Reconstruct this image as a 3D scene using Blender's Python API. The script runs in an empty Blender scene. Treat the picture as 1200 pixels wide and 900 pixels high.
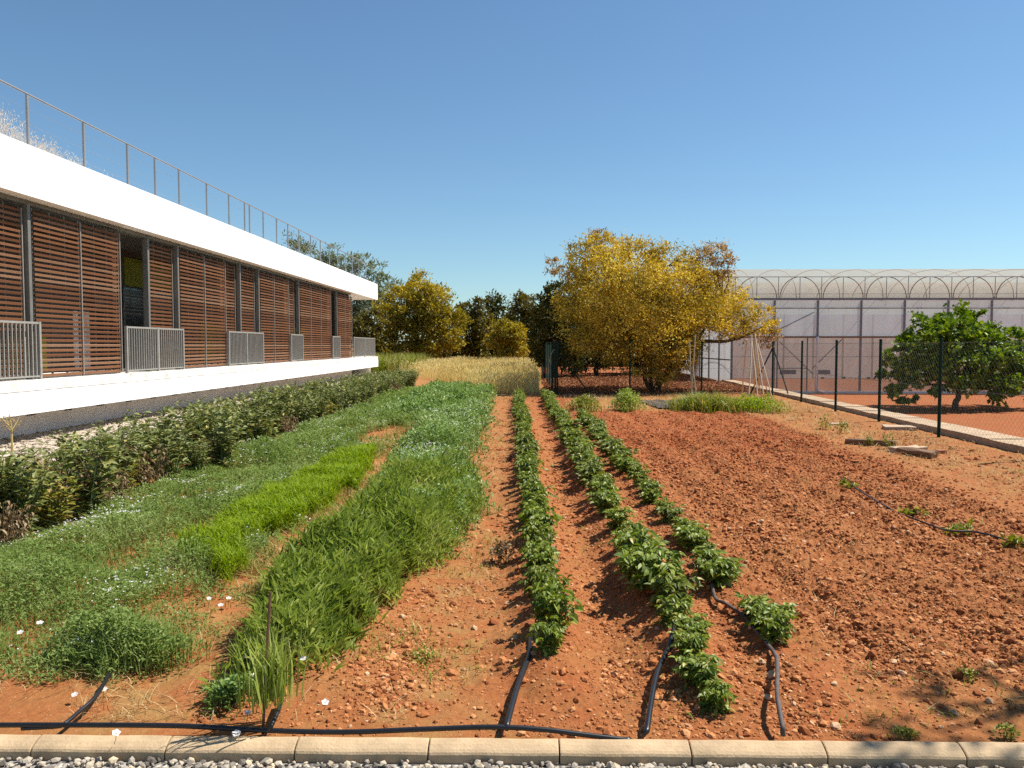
import bpy, math, random
import numpy as np
from mathutils import Vector, Matrix, Euler

rng = np.random.default_rng(7)
random.seed(7)
C = bpy.context.scene.collection
R = math.radians
PI = math.pi

# ------------------------------------------------------------------ scene, camera, light
sc = bpy.context.scene
sc.view_settings.view_transform = 'Standard'
sc.view_settings.look = 'None'
sc.view_settings.gamma = 1.0
sc.view_settings.use_curve_mapping = False
sc.view_settings.exposure = 0.76
sc.render.engine = 'CYCLES'
sc.cycles.use_denoising = False
sc.cycles.max_bounces = 8
sc.cycles.transparent_max_bounces = 12
sc.cycles.diffuse_bounces = 3
sc.cycles.caustics_reflective = False
sc.cycles.caustics_refractive = False

H = 1.55                      # eye height
F = 930.0                     # focal length in pixels of the 1200 wide photograph
PITCH, YAW = R(2.77), R(0.92)
cam_d = bpy.data.cameras.new('camera')
cam_d.sensor_width = 36.0
cam_d.lens = F / 1200 * 36.0
cam_d.clip_end = 5000
cam_d.clip_start = 0.05
cam = bpy.data.objects.new('camera', cam_d)
C.objects.link(cam)
cam.location = (0, 0, H)
cam.rotation_euler = (PI / 2 - PITCH, 0, YAW)
sc.camera = cam

SUN_EL, SUN_AZ = 56.0, 19.0   # azimuth from +X towards +Y
sd = Vector((math.cos(R(SUN_EL)) * math.cos(R(SUN_AZ)), math.cos(R(SUN_EL)) * math.sin(R(SUN_AZ)), math.sin(R(SUN_EL))))
sun_d = bpy.data.lights.new('sun', 'SUN')
sun_d.energy = 4.9
sun_d.angle = R(0.53)
sun_d.color = (1.0, 0.94, 0.84)
sun = bpy.data.objects.new('sun', sun_d)
C.objects.link(sun)
sun.rotation_euler = sd.to_track_quat('Z', 'Y').to_euler()

w = bpy.data.worlds.new('World')
sc.world = w
w.use_nodes = True
nt = w.node_tree
sky = nt.nodes.new('ShaderNodeTexSky')
sky.sky_type = 'NISHITA'
sky.sun_disc = False
sky.sun_elevation = R(SUN_EL)
sky.sun_rotation = R(90 - SUN_AZ)
sky.altitude = 0
sky.air_density = 1.0
sky.dust_density = 0.25
sky.ozone_density = 1.0
bg = nt.nodes['Background']
bg.inputs['Strength'].default_value = 0.066
tint = nt.nodes.new('ShaderNodeMix'); tint.data_type = 'RGBA'; tint.blend_type = 'MULTIPLY'; tint.inputs[0].default_value = 1.0
tint.inputs[7].default_value = (0.80, 1.02, 1.13, 1)      # the clear, rather cyan blue of a coastal sky
nt.links.new(sky.outputs[0], tint.inputs[6]); nt.links.new(tint.outputs[2], bg.inputs['Color'])


def gpt(px, py, z=0.0):
    """Place on the ground (height z) that the photograph's pixel shows."""
    a = math.atan((py - 450) / F) + PITCH
    d = (H - z) / math.tan(a)
    # horizontal: rotate the pixel ray
    cx = (px - 600) / F
    cy = (450 - py) / F
    fwd = np.array([-math.sin(YAW) * math.cos(PITCH), math.cos(YAW) * math.cos(PITCH), -math.sin(PITCH)])
    rgt = np.array([math.cos(YAW), math.sin(YAW), 0])
    up = np.cross(rgt, fwd)
    v = fwd + rgt * cx + up * cy
    t = (z - H) / v[2]
    return float(v[0] * t), float(v[1] * t)


def dpt(px, py, Y):
    """World place at distance Y along the pixel ray."""
    cx = (px - 600) / F
    cy = (450 - py) / F
    fwd = np.array([-math.sin(YAW) * math.cos(PITCH), math.cos(YAW) * math.cos(PITCH), -math.sin(PITCH)])
    rgt = np.array([math.cos(YAW), math.sin(YAW), 0])
    up = np.cross(rgt, fwd)
    v = fwd + rgt * cx + up * cy
    t = Y / v[1]
    return np.array([v[0] * t, Y, H + v[2] * t])


# ------------------------------------------------------------------ noise
_tab = np.random.default_rng(3).random((256, 256))


def vnoise(x, y, seed=0):
    x = np.asarray(x, float) + seed * 17.31
    y = np.asarray(y, float) + seed * 9.77
    xi = np.floor(x).astype(np.int64); yi = np.floor(y).astype(np.int64)
    fx = x - xi; fy = y - yi
    fx = fx * fx * (3 - 2 * fx); fy = fy * fy * (3 - 2 * fy)
    a = _tab[xi & 255, yi & 255]; b = _tab[(xi + 1) & 255, yi & 255]
    c = _tab[xi & 255, (yi + 1) & 255]; d = _tab[(xi + 1) & 255, (yi + 1) & 255]
    return (a * (1 - fx) + b * fx) * (1 - fy) + (c * (1 - fx) + d * fx) * fy


def fbm(x, y, oct=4, seed=0):
    s = 0; a = 0.5; t = 0
    for i in range(oct):
        s = s + a * vnoise(np.asarray(x) * 2 ** i, np.asarray(y) * 2 ** i, seed + i)
        t += a; a *= 0.5
    return s / t


def sstep(a, b, x):
    t = np.clip((np.asarray(x, float) - a) / (b - a), 0, 1)
    return t * t * (3 - 2 * t)


# ------------------------------------------------------------------ terrain
def row1(Y): return 0.12 - 0.016 * (np.asarray(Y) - 4)
def row2(Y): return 0.80 - 0.011 * (np.asarray(Y) - 3.4)
def row3(Y): return 1.27 - 0.008 * (np.asarray(Y) - 4)
def wall_x(Y): return 6.97 + 0.055 * (np.asarray(Y, float) - 8)
PLOT_Z = -0.52


def tilled(X, Y):
    """how far a place belongs to the freshly tilled strip"""
    e = 5.0 + 0.5 * sstep(8, 16, Y) + 0.5 * (fbm(np.asarray(Y) * 0.7, np.asarray(X) * 0.3, 3, 5) - 0.5)
    e = e - 0.4
    return sstep(1.25, 1.5, X) * (1 - sstep(e - 0.25, e + 0.2, X)) * sstep(3.5, 4.2, Y + 0.5 * (fbm(X * 1.2, Y, 2, 8) - .5)) * (1 - sstep(18.2, 19.2, Y))


def hgt(X, Y, fine=True):
    X = np.asarray(X, float); Y = np.asarray(Y, float)
    z = 0.05 * (fbm(X * 0.25, Y * 0.25, 3, 11) - 0.5) * sstep(4, 12, Y)
    span = sstep(3.2, 3.7, Y) * (1 - sstep(22, 23.2, Y))
    for r, wd, hh in ((row1(Y), 0.17, 0.085), (row2(Y), 0.17, 0.085), (row3(Y), 0.14, 0.055)):
        z = z + hh * np.exp(-((X - r) / wd) ** 2) * span
    z = z - 0.03 * np.exp(-((X - 0.45) / 0.14) ** 2) * span
    z = z + 0.05 * np.exp(-((X + 1.05) / 0.35) ** 2) * span
    z = z - 0.03 * np.exp(-((X + 1.72) / 0.16) ** 2) * span
    t = tilled(X, Y)
    # shallow tillage lines that run along the strip
    z = z + t * 0.022 * np.sin((X + 0.05 * (vnoise(X * 1.5, Y * 0.8, 2) - .5)) * 2 * PI / 0.62)
    if fine:
        base_a = 0.012 + 0.008 * sstep(-0.6, -0.1, X) * (1 - sstep(1.4, 1.6, X))
        rough = base_a + 0.046 * t + 0.010 * sstep(4.8, 5.5, X)
        rough = rough * np.where(X < -1.0, 0.9, 1)
        n1 = fbm(X * 9, Y * 9, 3, 21) - 0.5
        n2 = np.abs(fbm(X * 22, Y * 22, 2, 31) - 0.5) * 2
        n3 = vnoise(X * 48, Y * 48, 41) - 0.5
        f = 1 / (1 + np.maximum(Y - 6, 0) * 0.02)
        z = z + rough * (1.3 * n1 + 0.55 * (0.35 - n2) + 0.32 * n3 * f)
    # level towards the kerb, sunken plot behind the low wall
    k = sstep(3.05, 3.6, Y)
    z = z * (0.25 + 0.75 * k) - 0.014 * (1 - k)
    far = sstep(40, 120, Y)
    z = z * (1 - far)
    wx = wall_x(np.clip(Y, -50, 60))
    drop = sstep(wx + 0.22, wx + 0.34, X) * (1 - sstep(55, 75, Y)) * sstep(-6, 0, Y)
    z = z * (1 - drop) + drop * (PLOT_Z + 0.04 * (fbm(X, Y, 3, 55) - .5))
    strip = 1 - sstep(-6.3, -5.9, X)
    z = z * (1 - strip) + strip * -0.02
    z = np.where(Y < 3.02, -0.13, z)
    return z


def hz(x, y):
    return float(hgt(np.array([x]), np.array([y]))[0])


# ------------------------------------------------------------------ mesh builder
class MB:
    def __init__(s):
        s.V = []; s.F = []; s.n = 0

    def add(s, V, *Fs):
        V = np.asarray(V, float).reshape(-1, 3)
        for Fa in Fs:
            Fa = np.asarray(Fa, np.int64)
            if len(Fa):
                s.F.append(Fa + s.n)
        s.V.append(V); s.n += len(V)

    def box(s, lo, hi, M=None):
        x0, y0, z0 = lo; x1, y1, z1 = hi
        V = np.array([(x0, y0, z0), (x1, y0, z0), (x1, y1, z0), (x0, y1, z0), (x0, y0, z1), (x1, y0, z1), (x1, y1, z1), (x0, y1, z1)], float)
        if M is not None:
            V = np.array([M @ Vector(v) for v in V])
        s.add(V, [(0, 3, 2, 1), (4, 5, 6, 7), (0, 1, 5, 4), (1, 2, 6, 5), (2, 3, 7, 6), (3, 0, 4, 7)])

    def tube(s, pts, r, seg=8, caps=True):
        P = np.asarray(pts, float); n = len(P)
        rad = np.full(n, r, float) if np.isscalar(r) else np.asarray(r, float)
        T = np.gradient(P, axis=0); T /= np.linalg.norm(T, axis=1)[:, None] + 1e-12
        a = np.array([0, 0, 1.0]) if abs(T[0][2]) < 0.9 else np.array([1.0, 0, 0])
        V = []
        N = np.cross(T[0], a); N /= np.linalg.norm(N)
        for i in range(n):
            N = N - T[i] * N.dot(T[i]); N /= np.linalg.norm(N) + 1e-12
            B = np.cross(T[i], N)
            for k in range(seg):
                t = 2 * PI * k / seg
                V.append(P[i] + rad[i] * (N * math.cos(t) + B * math.sin(t)))
        Q = [(i * seg + k, i * seg + (k + 1) % seg, (i + 1) * seg + (k + 1) % seg, (i + 1) * seg + k) for i in range(n - 1) for k in range(seg)]
        if caps:
            V.append(P[0]); V.append(P[-1]); a0 = n * seg
            Tn = [(a0, (k + 1) % seg, k) for k in range(seg)] + [(a0 + 1, (n - 1) * seg + k, (n - 1) * seg + (k + 1) % seg) for k in range(seg)]
            s.add(V, Q, Tn)
        else:
            s.add(V, Q)

    def mesh(s, name, mat=None, smooth=False):
        me = bpy.data.meshes.new(name)
        V = np.concatenate(s.V) if s.V else np.zeros((0, 3))
        me.vertices.add(len(V)); me.vertices.foreach_set('co', V.astype(np.float32).ravel())
        loops = np.concatenate([f.ravel() for f in s.F]); sizes = np.concatenate([np.full(len(f), f.shape[1]) for f in s.F])
        me.loops.add(len(loops)); me.loops.foreach_set('vertex_index', loops.astype(np.int32))
        me.polygons.add(len(sizes))
        st = np.concatenate([[0], np.cumsum(sizes)[:-1]])
        me.polygons.foreach_set('loop_start', st.astype(np.int32))
        me.polygons.foreach_set('use_smooth', np.full(len(sizes), bool(smooth)))
        me.update(calc_edges=True)
        if mat: me.materials.append(mat)
        return me


def tag(o, label=None, cat=None, group=None, kind=None):
    if label: o['label'] = label
    if cat: o['category'] = cat
    if group: o['group'] = group
    if kind: o['kind'] = kind
    return o


def obj(name, me, parent=None, loc=None):
    o = bpy.data.objects.new(name, me); C.objects.link(o)
    if parent is not None: o.parent = parent
    if loc is not None: o.location = loc
    return o


def empty(name, loc, rz=0.0, label=None, cat=None, group=None):
    o = bpy.data.objects.new(name, None); C.objects.link(o)
    o.location = loc; o.rotation_euler = (0, 0, rz); o.empty_display_size = 0.1
    return tag(o, label, cat, group)


def copy_tree(o, parent=None):
    c = o.copy(); C.objects.link(c)
    if parent is not None: c.parent = parent
    for ch in list(o.children): copy_tree(ch, c)
    return c


def catmull(pts, n=8):
    P = np.asarray(pts, float)
    P = np.vstack([2 * P[0] - P[1], P, 2 * P[-1] - P[-2]])
    out = []
    for i in range(1, len(P) - 2):
        for k in range(n):
            t = k / n
            out.append(0.5 * ((2 * P[i]) + (-P[i - 1] + P[i + 1]) * t + (2 * P[i - 1] - 5 * P[i] + 4 * P[i + 1] - P[i + 2]) * t * t + (-P[i - 1] + 3 * P[i] - 3 * P[i + 1] + P[i + 2]) * t ** 3))
    out.append(P[-2])
    return np.array(out)


# ------------------------------------------------------------------ materials
def mat_base(name):
    m = bpy.data.materials.new(name); m.use_nodes = True
    n = m.node_tree.nodes; l = m.node_tree.links
    return m, n, l, n['Principled BSDF']


def ramp(n, stops):
    r = n.new('ShaderNodeValToRGB')
    e = r.color_ramp.elements
    while len(e) < len(stops): e.new(0.5)
    for i, (p, c) in enumerate(stops):
        e[i].position = p; e[i].color = (*c, 1)
    return r


def plain(name, col, rough=0.7, metal=0.0, var=0.15, scale=6.0, bump=0.0, bscale=60, spec=0.4, stretch=None):
    m, n, l, p = mat_base(name)
    tc = n.new('ShaderNodeTexCoord'); src = tc.outputs['Object']
    if stretch:
        mp = n.new('ShaderNodeMapping'); mp.inputs['Scale'].default_value = stretch
        l.new(src, mp.inputs['Vector']); src = mp.outputs[0]
    nz = n.new('ShaderNodeTexNoise'); nz.inputs['Scale'].default_value = scale; nz.inputs['Detail'].default_value = 6; nz.inputs['Roughness'].default_value = 0.65
    l.new(src, nz.inputs['Vector'])
    lo = tuple(c * (1 - var) for c in col); hi = tuple(min(c * (1 + var), 0.95) for c in col)
    r = ramp(n, [(0.3, lo), (0.7, hi)])
    l.new(nz.outputs['Fac'], r.inputs[0]); l.new(r.outputs[0], p.inputs['Base Color'])
    p.inputs['Roughness'].default_value = rough; p.inputs['Metallic'].default_value = metal
    p.inputs['Specular IOR Level'].default_value = spec
    if bump:
        b = n.new('ShaderNodeBump'); b.inputs['Strength'].default_value = bump; b.inputs['Distance'].default_value = 0.01
        n2 = n.new('ShaderNodeTexNoise'); n2.inputs['Scale'].default_value = bscale; n2.inputs['Detail'].default_value = 5
        l.new(src, n2.inputs['Vector']); l.new(n2.outputs['Fac'], b.inputs['Height']); l.new(b.outputs[0], p.inputs['Normal'])
    return m


def leafy(name, stops, trans=0.3, rough=0.5, spec=0.35, patch=0.0, tcol=1.3):
    """leaf colours differ from leaf to leaf; light also passes through"""
    m, n, l, p = mat_base(name)
    g = n.new('ShaderNodeNewGeometry')
    fac = g.outputs['Random Per Island']
    if patch:
        tc = n.new('ShaderNodeTexCoord')
        nz = n.new('ShaderNodeTexNoise'); nz.inputs['Scale'].default_value = patch; nz.inputs['Detail'].default_value = 2
        l.new(tc.outputs['Object'], nz.inputs['Vector'])
        mr = n.new('ShaderNodeMapRange'); mr.inputs[1].default_value = 0.3; mr.inputs[2].default_value = 0.7
        l.new(nz.outputs['Fac'], mr.inputs[0])
        mx = n.new('ShaderNodeMix'); mx.inputs[0].default_value = 0.5
        l.new(fac, mx.inputs[2]); l.new(mr.outputs[0], mx.inputs[3]); fac = mx.outputs[0]
    r = ramp(n, stops)
    l.new(fac, r.inputs[0]); l.new(r.outputs[0], p.inputs['Base Color'])
    p.inputs['Roughness'].default_value = rough; p.inputs['Specular IOR Level'].default_value = spec
    t = n.new('ShaderNodeBsdfTranslucent')
    hs = n.new('ShaderNodeHueSaturation'); hs.inputs['Value'].default_value = tcol; hs.inputs['Saturation'].default_value = 1.1
    l.new(r.outputs[0], hs.inputs['Color']); l.new(hs.outputs[0], t.inputs['Color'])
    ms = n.new('ShaderNodeMixShader'); ms.inputs[0].default_value = trans
    l.new(p.outputs[0], ms.inputs[1]); l.new(t.outputs[0], ms.inputs[2])
    l.new(ms.outputs[0], n['Material Output'].inputs['Surface'])
    return m


def soil_mat(name):
    m, n, l, p = mat_base(name)
    tc = n.new('ShaderNodeTexCoord')
    at = n.new('ShaderNodeAttribute'); at.attribute_name = 'zone'
    sep = n.new('ShaderNodeSeparateColor'); l.new(at.outputs['Color'], sep.inputs[0])
    n1 = n.new('ShaderNodeTexNoise'); n1.inputs['Scale'].default_value = 1.1; n1.inputs['Detail'].default_value = 8; n1.inputs['Roughness'].default_value = 0.7
    n2 = n.new('ShaderNodeTexNoise'); n2.inputs['Scale'].default_value = 26; n2.inputs['Detail'].default_value = 6; n2.inputs['Roughness'].default_value = 0.75
    l.new(tc.outputs['Object'], n1.inputs['Vector']); l.new(tc.outputs['Object'], n2.inputs['Vector'])
    red = ramp(n, [(0.25, (0.155, 0.038, 0.013)), (0.5, (0.275, 0.075, 0.024)), (0.75, (0.39, 0.13, 0.046))])
    tan = ramp(n, [(0.25, (0.195, 0.071, 0.024)), (0.5, (0.315, 0.122, 0.041)), (0.78, (0.475, 0.225, 0.09))])
    mixn = n.new('ShaderNodeMix'); mixn.inputs[0].default_value = 0.55
    l.new(n1.outputs['Fac'], mixn.inputs[2]); l.new(n2.outputs['Fac'], mixn.inputs[3])
    l.new(mixn.outputs[0], red.inputs[0]); l.new(mixn.outputs[0], tan.inputs[0])
    # redness from zone plus patches
    ad = n.new('ShaderNodeMath'); ad.operation = 'ADD'; ad.use_clamp = True
    mr = n.new('ShaderNodeMapRange'); mr.inputs[1].default_value = 0.3; mr.inputs[2].default_value = 0.7; mr.inputs[3].default_value = -0.28; mr.inputs[4].default_value = 0.28
    l.new(n1.outputs['Fac'], mr.inputs[0]); l.new(sep.outputs[0], ad.inputs[0]); l.new(mr.outputs[0], ad.inputs[1])
    mx = n.new('ShaderNodeMix'); mx.data_type = 'RGBA'
    l.new(ad.outputs[0], mx.inputs[0]); l.new(tan.outputs[0], mx.inputs[6]); l.new(red.outputs[0], mx.inputs[7])
    # dry straw and greenish moss tint
    gm = n.new('ShaderNodeMix'); gm.data_type = 'RGBA'
    n3 = n.new('ShaderNodeTexNoise'); n3.inputs['Scale'].default_value = 5; n3.inputs['Detail'].default_value = 5
    l.new(tc.outputs['Object'], n3.inputs['Vector'])
    mu = n.new('ShaderNodeMath'); mu.operation = 'MULTIPLY'
    mr2 = n.new('ShaderNodeMapRange'); mr2.inputs[1].default_value = 0.4; mr2.inputs[2].default_value = 0.65
    l.new(n3.outputs['Fac'], mr2.inputs[0]); l.new(mr2.outputs[0], mu.inputs[0]); l.new(sep.outputs[1], mu.inputs[1])
    l.new(mu.outputs[0], gm.inputs[0]); l.new(mx.outputs[2], gm.inputs[6]); gm.inputs[7].default_value = (0.30, 0.185, 0.065, 1)
    # pale little stones
    vo = n.new('ShaderNodeTexVoronoi'); vo.inputs['Scale'].default_value = 55
    l.new(tc.outputs['Object'], vo.inputs['Vector'])
    lt = n.new('ShaderNodeMath'); lt.operation = 'LESS_THAN'; lt.inputs[1].default_value = 0.16; l.new(vo.outputs['Distance'], lt.inputs[0])
    sc2 = n.new('ShaderNodeSeparateColor'); l.new(vo.outputs['Color'], sc2.inputs[0])
    gt = n.new('ShaderNodeMath'); gt.operation = 'GREATER_THAN'; gt.inputs[1].default_value = 0.8; l.new(sc2.outputs[0], gt.inputs[0])
    m3 = n.new('ShaderNodeMath'); m3.operation = 'MULTIPLY'; l.new(lt.outputs[0], m3.inputs[0]); l.new(gt.outputs[0], m3.inputs[1])
    sm = n.new('ShaderNodeMix'); sm.data_type = 'RGBA'
    l.new(m3.outputs[0], sm.inputs[0]); l.new(gm.outputs[2], sm.inputs[6]); sm.inputs[7].default_value = (0.52, 0.36, 0.23, 1)
    l.new(sm.outputs[2], p.inputs['Base Color'])
    p.inputs['Roughness'].default_value = 0.95; p.inputs['Specular IOR Level'].default_value = 0.15
    b = n.new('ShaderNodeBump'); b.inputs['Strength'].default_value = 0.9; b.inputs['Distance'].default_value = 0.012
    n4 = n.new('ShaderNodeTexNoise'); n4.inputs['Scale'].default_value = 45; n4.inputs['Detail'].default_value = 8; n4.inputs['Roughness'].default_value = 0.75
    l.new(tc.outputs['Object'], n4.inputs['Vector']); l.new(n4.outputs['Fac'], b.inputs['Height']); l.new(b.outputs[0], p.inputs['Normal'])
    return m


def stone_mat(name, stops, rough=0.85, far_red=False):
    m, n, l, p = mat_base(name)
    g = n.new('ShaderNodeNewGeometry')
    r = ramp(n, stops); l.new(g.outputs['Random Per Island'], r.inputs[0])
    col_out = r.outputs[0]
    if far_red:
        # the earth of the far half is redder
        tc0 = n.new('ShaderNodeTexCoord'); sx = n.new('ShaderNodeSeparateXYZ'); l.new(tc0.outputs['Object'], sx.inputs[0])
        mr = n.new('ShaderNodeMapRange'); mr.inputs[1].default_value = 6; mr.inputs[2].default_value = 14; l.new(sx.outputs[1], mr.inputs[0])
        fx = n.new('ShaderNodeMix'); fx.data_type = 'RGBA'; fx.blend_type = 'MULTIPLY'; l.new(mr.outputs[0], fx.inputs[0]); l.new(col_out, fx.inputs[6]); fx.inputs[7].default_value = (0.82, 0.57, 0.45, 1); col_out = fx.outputs[2]
    tc = n.new('ShaderNodeTexCoord'); nz = n.new('ShaderNodeTexNoise'); nz.inputs['Scale'].default_value = 40; nz.inputs['Detail'].default_value = 5
    l.new(tc.outputs['Object'], nz.inputs['Vector'])
    mx = n.new('ShaderNodeMix'); mx.data_type = 'RGBA'; mx.blend_type = 'MULTIPLY'; mx.inputs[0].default_value = 0.55
    r2 = ramp(n, [(0.3, (0.55, 0.55, 0.55)), (0.7, (1, 1, 1))]); l.new(nz.outputs['Fac'], r2.inputs[0])
    l.new(col_out, mx.inputs[6]); l.new(r2.outputs[0], mx.inputs[7]); l.new(mx.outputs[2], p.inputs['Base Color'])
    p.inputs['Roughness'].default_value = rough; p.inputs['Specular IOR Level'].default_value = 0.2
    b = n.new('ShaderNodeBump'); b.inputs['Strength'].default_value = 0.6; b.inputs['Distance'].default_value = 0.006
    l.new(nz.outputs['Fac'], b.inputs['Height']); l.new(b.outputs[0], p.inputs['Normal'])
    return m


def gravel_mat(name, scale, a, b_, c):
    m, n, l, p = mat_base(name)
    tc = n.new('ShaderNodeTexCoord'); vo = n.new('ShaderNodeTexVoronoi'); vo.inputs['Scale'].default_value = scale
    l.new(tc.outputs['Object'], vo.inputs['Vector'])
    s = n.new('ShaderNodeSeparateColor'); l.new(vo.outputs['Color'], s.inputs[0])
    r = ramp(n, [(0.1, a), (0.5, b_), (0.9, c)]); l.new(s.outputs[0], r.inputs[0]); l.new(r.outputs[0], p.inputs['Base Color'])
    p.inputs['Roughness'].default_value = 0.9
    b = n.new('ShaderNodeBump'); b.inputs['Strength'].default_value = 1; b.inputs['Distance'].default_value = 0.02; b.invert = True
    l.new(vo.outputs['Distance'], b.inputs['Height']); l.new(b.outputs[0], p.inputs['Normal'])
    return m


def sheet_mat(name, col, clear=0.3, trans=0.6, stripes=0.15):
    """greenhouse film: scatters light through and lets part of the view through"""
    m, n, l, p = mat_base(name)
    tc = n.new('ShaderNodeTexCoord'); mp = n.new('ShaderNodeMapping'); mp.inputs['Scale'].default_value = (1.5, 1.5, 0.25)
    nz = n.new('ShaderNodeTexNoise'); nz.inputs['Scale'].default_value = 1.6; nz.inputs['Detail'].default_value = 6
    l.new(tc.outputs['Object'], mp.inputs['Vector']); l.new(mp.outputs[0], nz.inputs['Vector'])
    r = ramp(n, [(0.3, tuple(c * (1 - stripes) for c in col)), (0.7, col)]); l.new(nz.outputs['Fac'], r.inputs[0])
    l.new(r.outputs[0], p.inputs['Base Color']); p.inputs['Roughness'].default_value = 0.75; p.inputs['Specular IOR Level'].default_value = 0.2
    t = n.new('ShaderNodeBsdfTranslucent'); l.new(r.outputs[0], t.inputs['Color'])
    ms = n.new('ShaderNodeMixShader'); ms.inputs[0].default_value = trans
    l.new(p.outputs[0], ms.inputs[1]); l.new(t.outputs[0], ms.inputs[2])
    tr = n.new('ShaderNodeBsdfTransparent'); tr.inputs['Color'].default_value = (*[min(1, c * 1.15) for c in col], 1)
    m2 = n.new('ShaderNodeMixShader'); m2.inputs[0].default_value = clear
    l.new(ms.outputs[0], m2.inputs[1]); l.new(tr.outputs[0], m2.inputs[2])
    l.new(m2.outputs[0], n['Material Output'].inputs['Surface'])
    return m


M = {}
M['soil'] = soil_mat('red_soil')
M['clod'] = stone_mat('soil_clod', [(0.0, (0.24, 0.078, 0.026)), (0.4, (0.395, 0.142, 0.048)), (0.8, (0.53, 0.23, 0.09)), (0.94, (0.56, 0.26, 0.11)), (0.985, (0.58, 0.38, 0.22))], 0.95, True)
M['gravel'] = gravel_mat('path_gravel', 45, (0.16, 0.145, 0.125), (0.30, 0.275, 0.24), (0.48, 0.44, 0.38))
M['stone'] = stone_mat('gravel_stone', [(0.0, (0.10, 0.085, 0.072)), (0.35, (0.27, 0.235, 0.195)), (0.7, (0.46, 0.40, 0.32)), (1.0, (0.58, 0.46, 0.31))])
M['strip'] = gravel_mat('pale_gravel', 22, (0.30, 0.245, 0.185), (0.43, 0.36, 0.285), (0.54, 0.47, 0.385))
M['stripstone'] = stone_mat('pale_stone', [(0.0, (0.30, 0.24, 0.18)), (0.5, (0.45, 0.375, 0.29)), (1.0, (0.58, 0.50, 0.41))])
M['kerb'] = plain('kerb_concrete', (0.45, 0.325, 0.195), 0.85, var=0.3, scale=5, bump=0.3, bscale=90, spec=0.2)
M['white'] = plain('white_render', (0.86, 0.85, 0.83), 0.8, var=0.03, scale=2, bump=0.05, spec=0.3)
M['coping'] = plain('stained_white_render', (0.68, 0.65, 0.61), 0.85, var=0.3, scale=3.2, bump=0.15, spec=0.2)
M['plinth'] = plain('grey_render', (0.84, 0.79, 0.75), 0.9, var=0.12, scale=1.5, bump=0.1, spec=0.2)
M['dark'] = plain('dark_void', (0.02, 0.02, 0.02), 0.9, var=0.3)
M['wood'] = stone_mat('brown_slat_wood', [(0.0, (0.15, 0.062, 0.03)), (0.45, (0.235, 0.10, 0.046)), (0.85, (0.29, 0.135, 0.068)), (1.0, (0.33, 0.19, 0.115))], 0.6)
M['galv'] = plain('galvanised_steel', (0.31, 0.30, 0.27), 0.55, 0.15, var=0.15, scale=12)
M['darksteel'] = plain('grey_painted_steel', (0.19, 0.185, 0.165), 0.5, 0.3, var=0.15, scale=4)
M['rail'] = plain('railing_steel', (0.26, 0.265, 0.27), 0.5, 0.4, var=0.1)
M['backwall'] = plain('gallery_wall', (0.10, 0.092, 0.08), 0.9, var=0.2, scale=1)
M['greenwall'] = plain('lime_green_wall', (0.22, 0.24, 0.02), 0.8, var=0.08)
M['glass'] = plain('dark_window_glass', (0.03, 0.04, 0.05), 0.08, var=0.1, spec=0.6)
M['pipe'] = plain('black_pipe', (0.010, 0.010, 0.012), 0.38, var=0.35, scale=25, spec=0.5)
M['pipedust'] = plain('dusty_black_pipe', (0.09, 0.07, 0.062), 0.65, var=0.4, scale=18, spec=0.3)
M['post'] = plain('dark_green_post', (0.012, 0.035, 0.026), 0.75, var=0.25, scale=8, spec=0.12)
M['wire'] = plain('green_wire', (0.04, 0.07, 0.055), 0.5, var=0.2)
M['zinc'] = plain('zinc_wire', (0.32, 0.32, 0.31), 0.5, 0.4, var=0.1)
M['wallcap'] = plain('pale_block_top', (0.40, 0.29, 0.19), 0.9, var=0.25, scale=5, bump=0.4, spec=0.2)
M['cane'] = plain('dry_cane', (0.52, 0.41, 0.28), 0.7, var=0.3, scale=9, stretch=(10, 10, 1))
M['plank'] = plain('old_plank', (0.19, 0.105, 0.055), 0.85, var=0.4, scale=5, stretch=(1, 12, 12), bump=0.4)
M['brick'] = plain('red_brick', (0.42, 0.17, 0.09), 0.9, var=0.25, scale=12, bump=0.3)
M['slab'] = plain('dusty_slab', (0.42, 0.31, 0.21), 0.9, var=0.2, scale=8, bump=0.3)
M['bark'] = plain('brown_bark', (0.085, 0.058, 0.038), 0.95, var=0.4, scale=5, stretch=(4, 4, 0.8), bump=1.0, bscale=14, spec=0.1)
M['greybark'] = plain('grey_bark', (0.17, 0.14, 0.11), 0.95, var=0.35, scale=5, stretch=(4, 4, 0.8), bump=0.8, bscale=14, spec=0.1)
M['stem'] = plain('green_stem', (0.11, 0.15, 0.045), 0.6, var=0.3, scale=15)
M['drystem'] = plain('dry_stem', (0.19, 0.125, 0.06), 0.8, var=0.3, scale=15)
M['potato'] = leafy('potato_leaf', [(0.0, (0.0806, 0.1215, 0.0122)), (0.45, (0.1536, 0.2112, 0.0215)), (0.85, (0.2489, 0.2943, 0.043)), (1.0, (0.4246, 0.3839, 0.1075))], 0.25, 0.45, 0.3)
M['potatopale'] = leafy('paler_potato_leaf', [(0.0, (0.07, 0.10, 0.012)), (0.5, (0.15, 0.19, 0.025)), (0.85, (0.23, 0.26, 0.045)), (1.0, (0.36, 0.31, 0.09))], 0.25, 0.5, 0.3)
M['bean'] = leafy('bean_leaf', [(0.0, (0.0674, 0.0905, 0.0204)), (0.45, (0.1462, 0.1697, 0.043)), (0.85, (0.2474, 0.2659, 0.0849)), (1.0, (0.4048, 0.3507, 0.1019))], 0.22, 0.5, 0.3)
M['beanyellow'] = leafy('yellowing_bean_leaf', [(0.0, (0.088, 0.11, 0.0176)), (0.4, (0.209, 0.22, 0.033)), (0.75, (0.33, 0.286, 0.055)), (1.0, (0.374, 0.253, 0.099))], 0.3)
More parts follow.
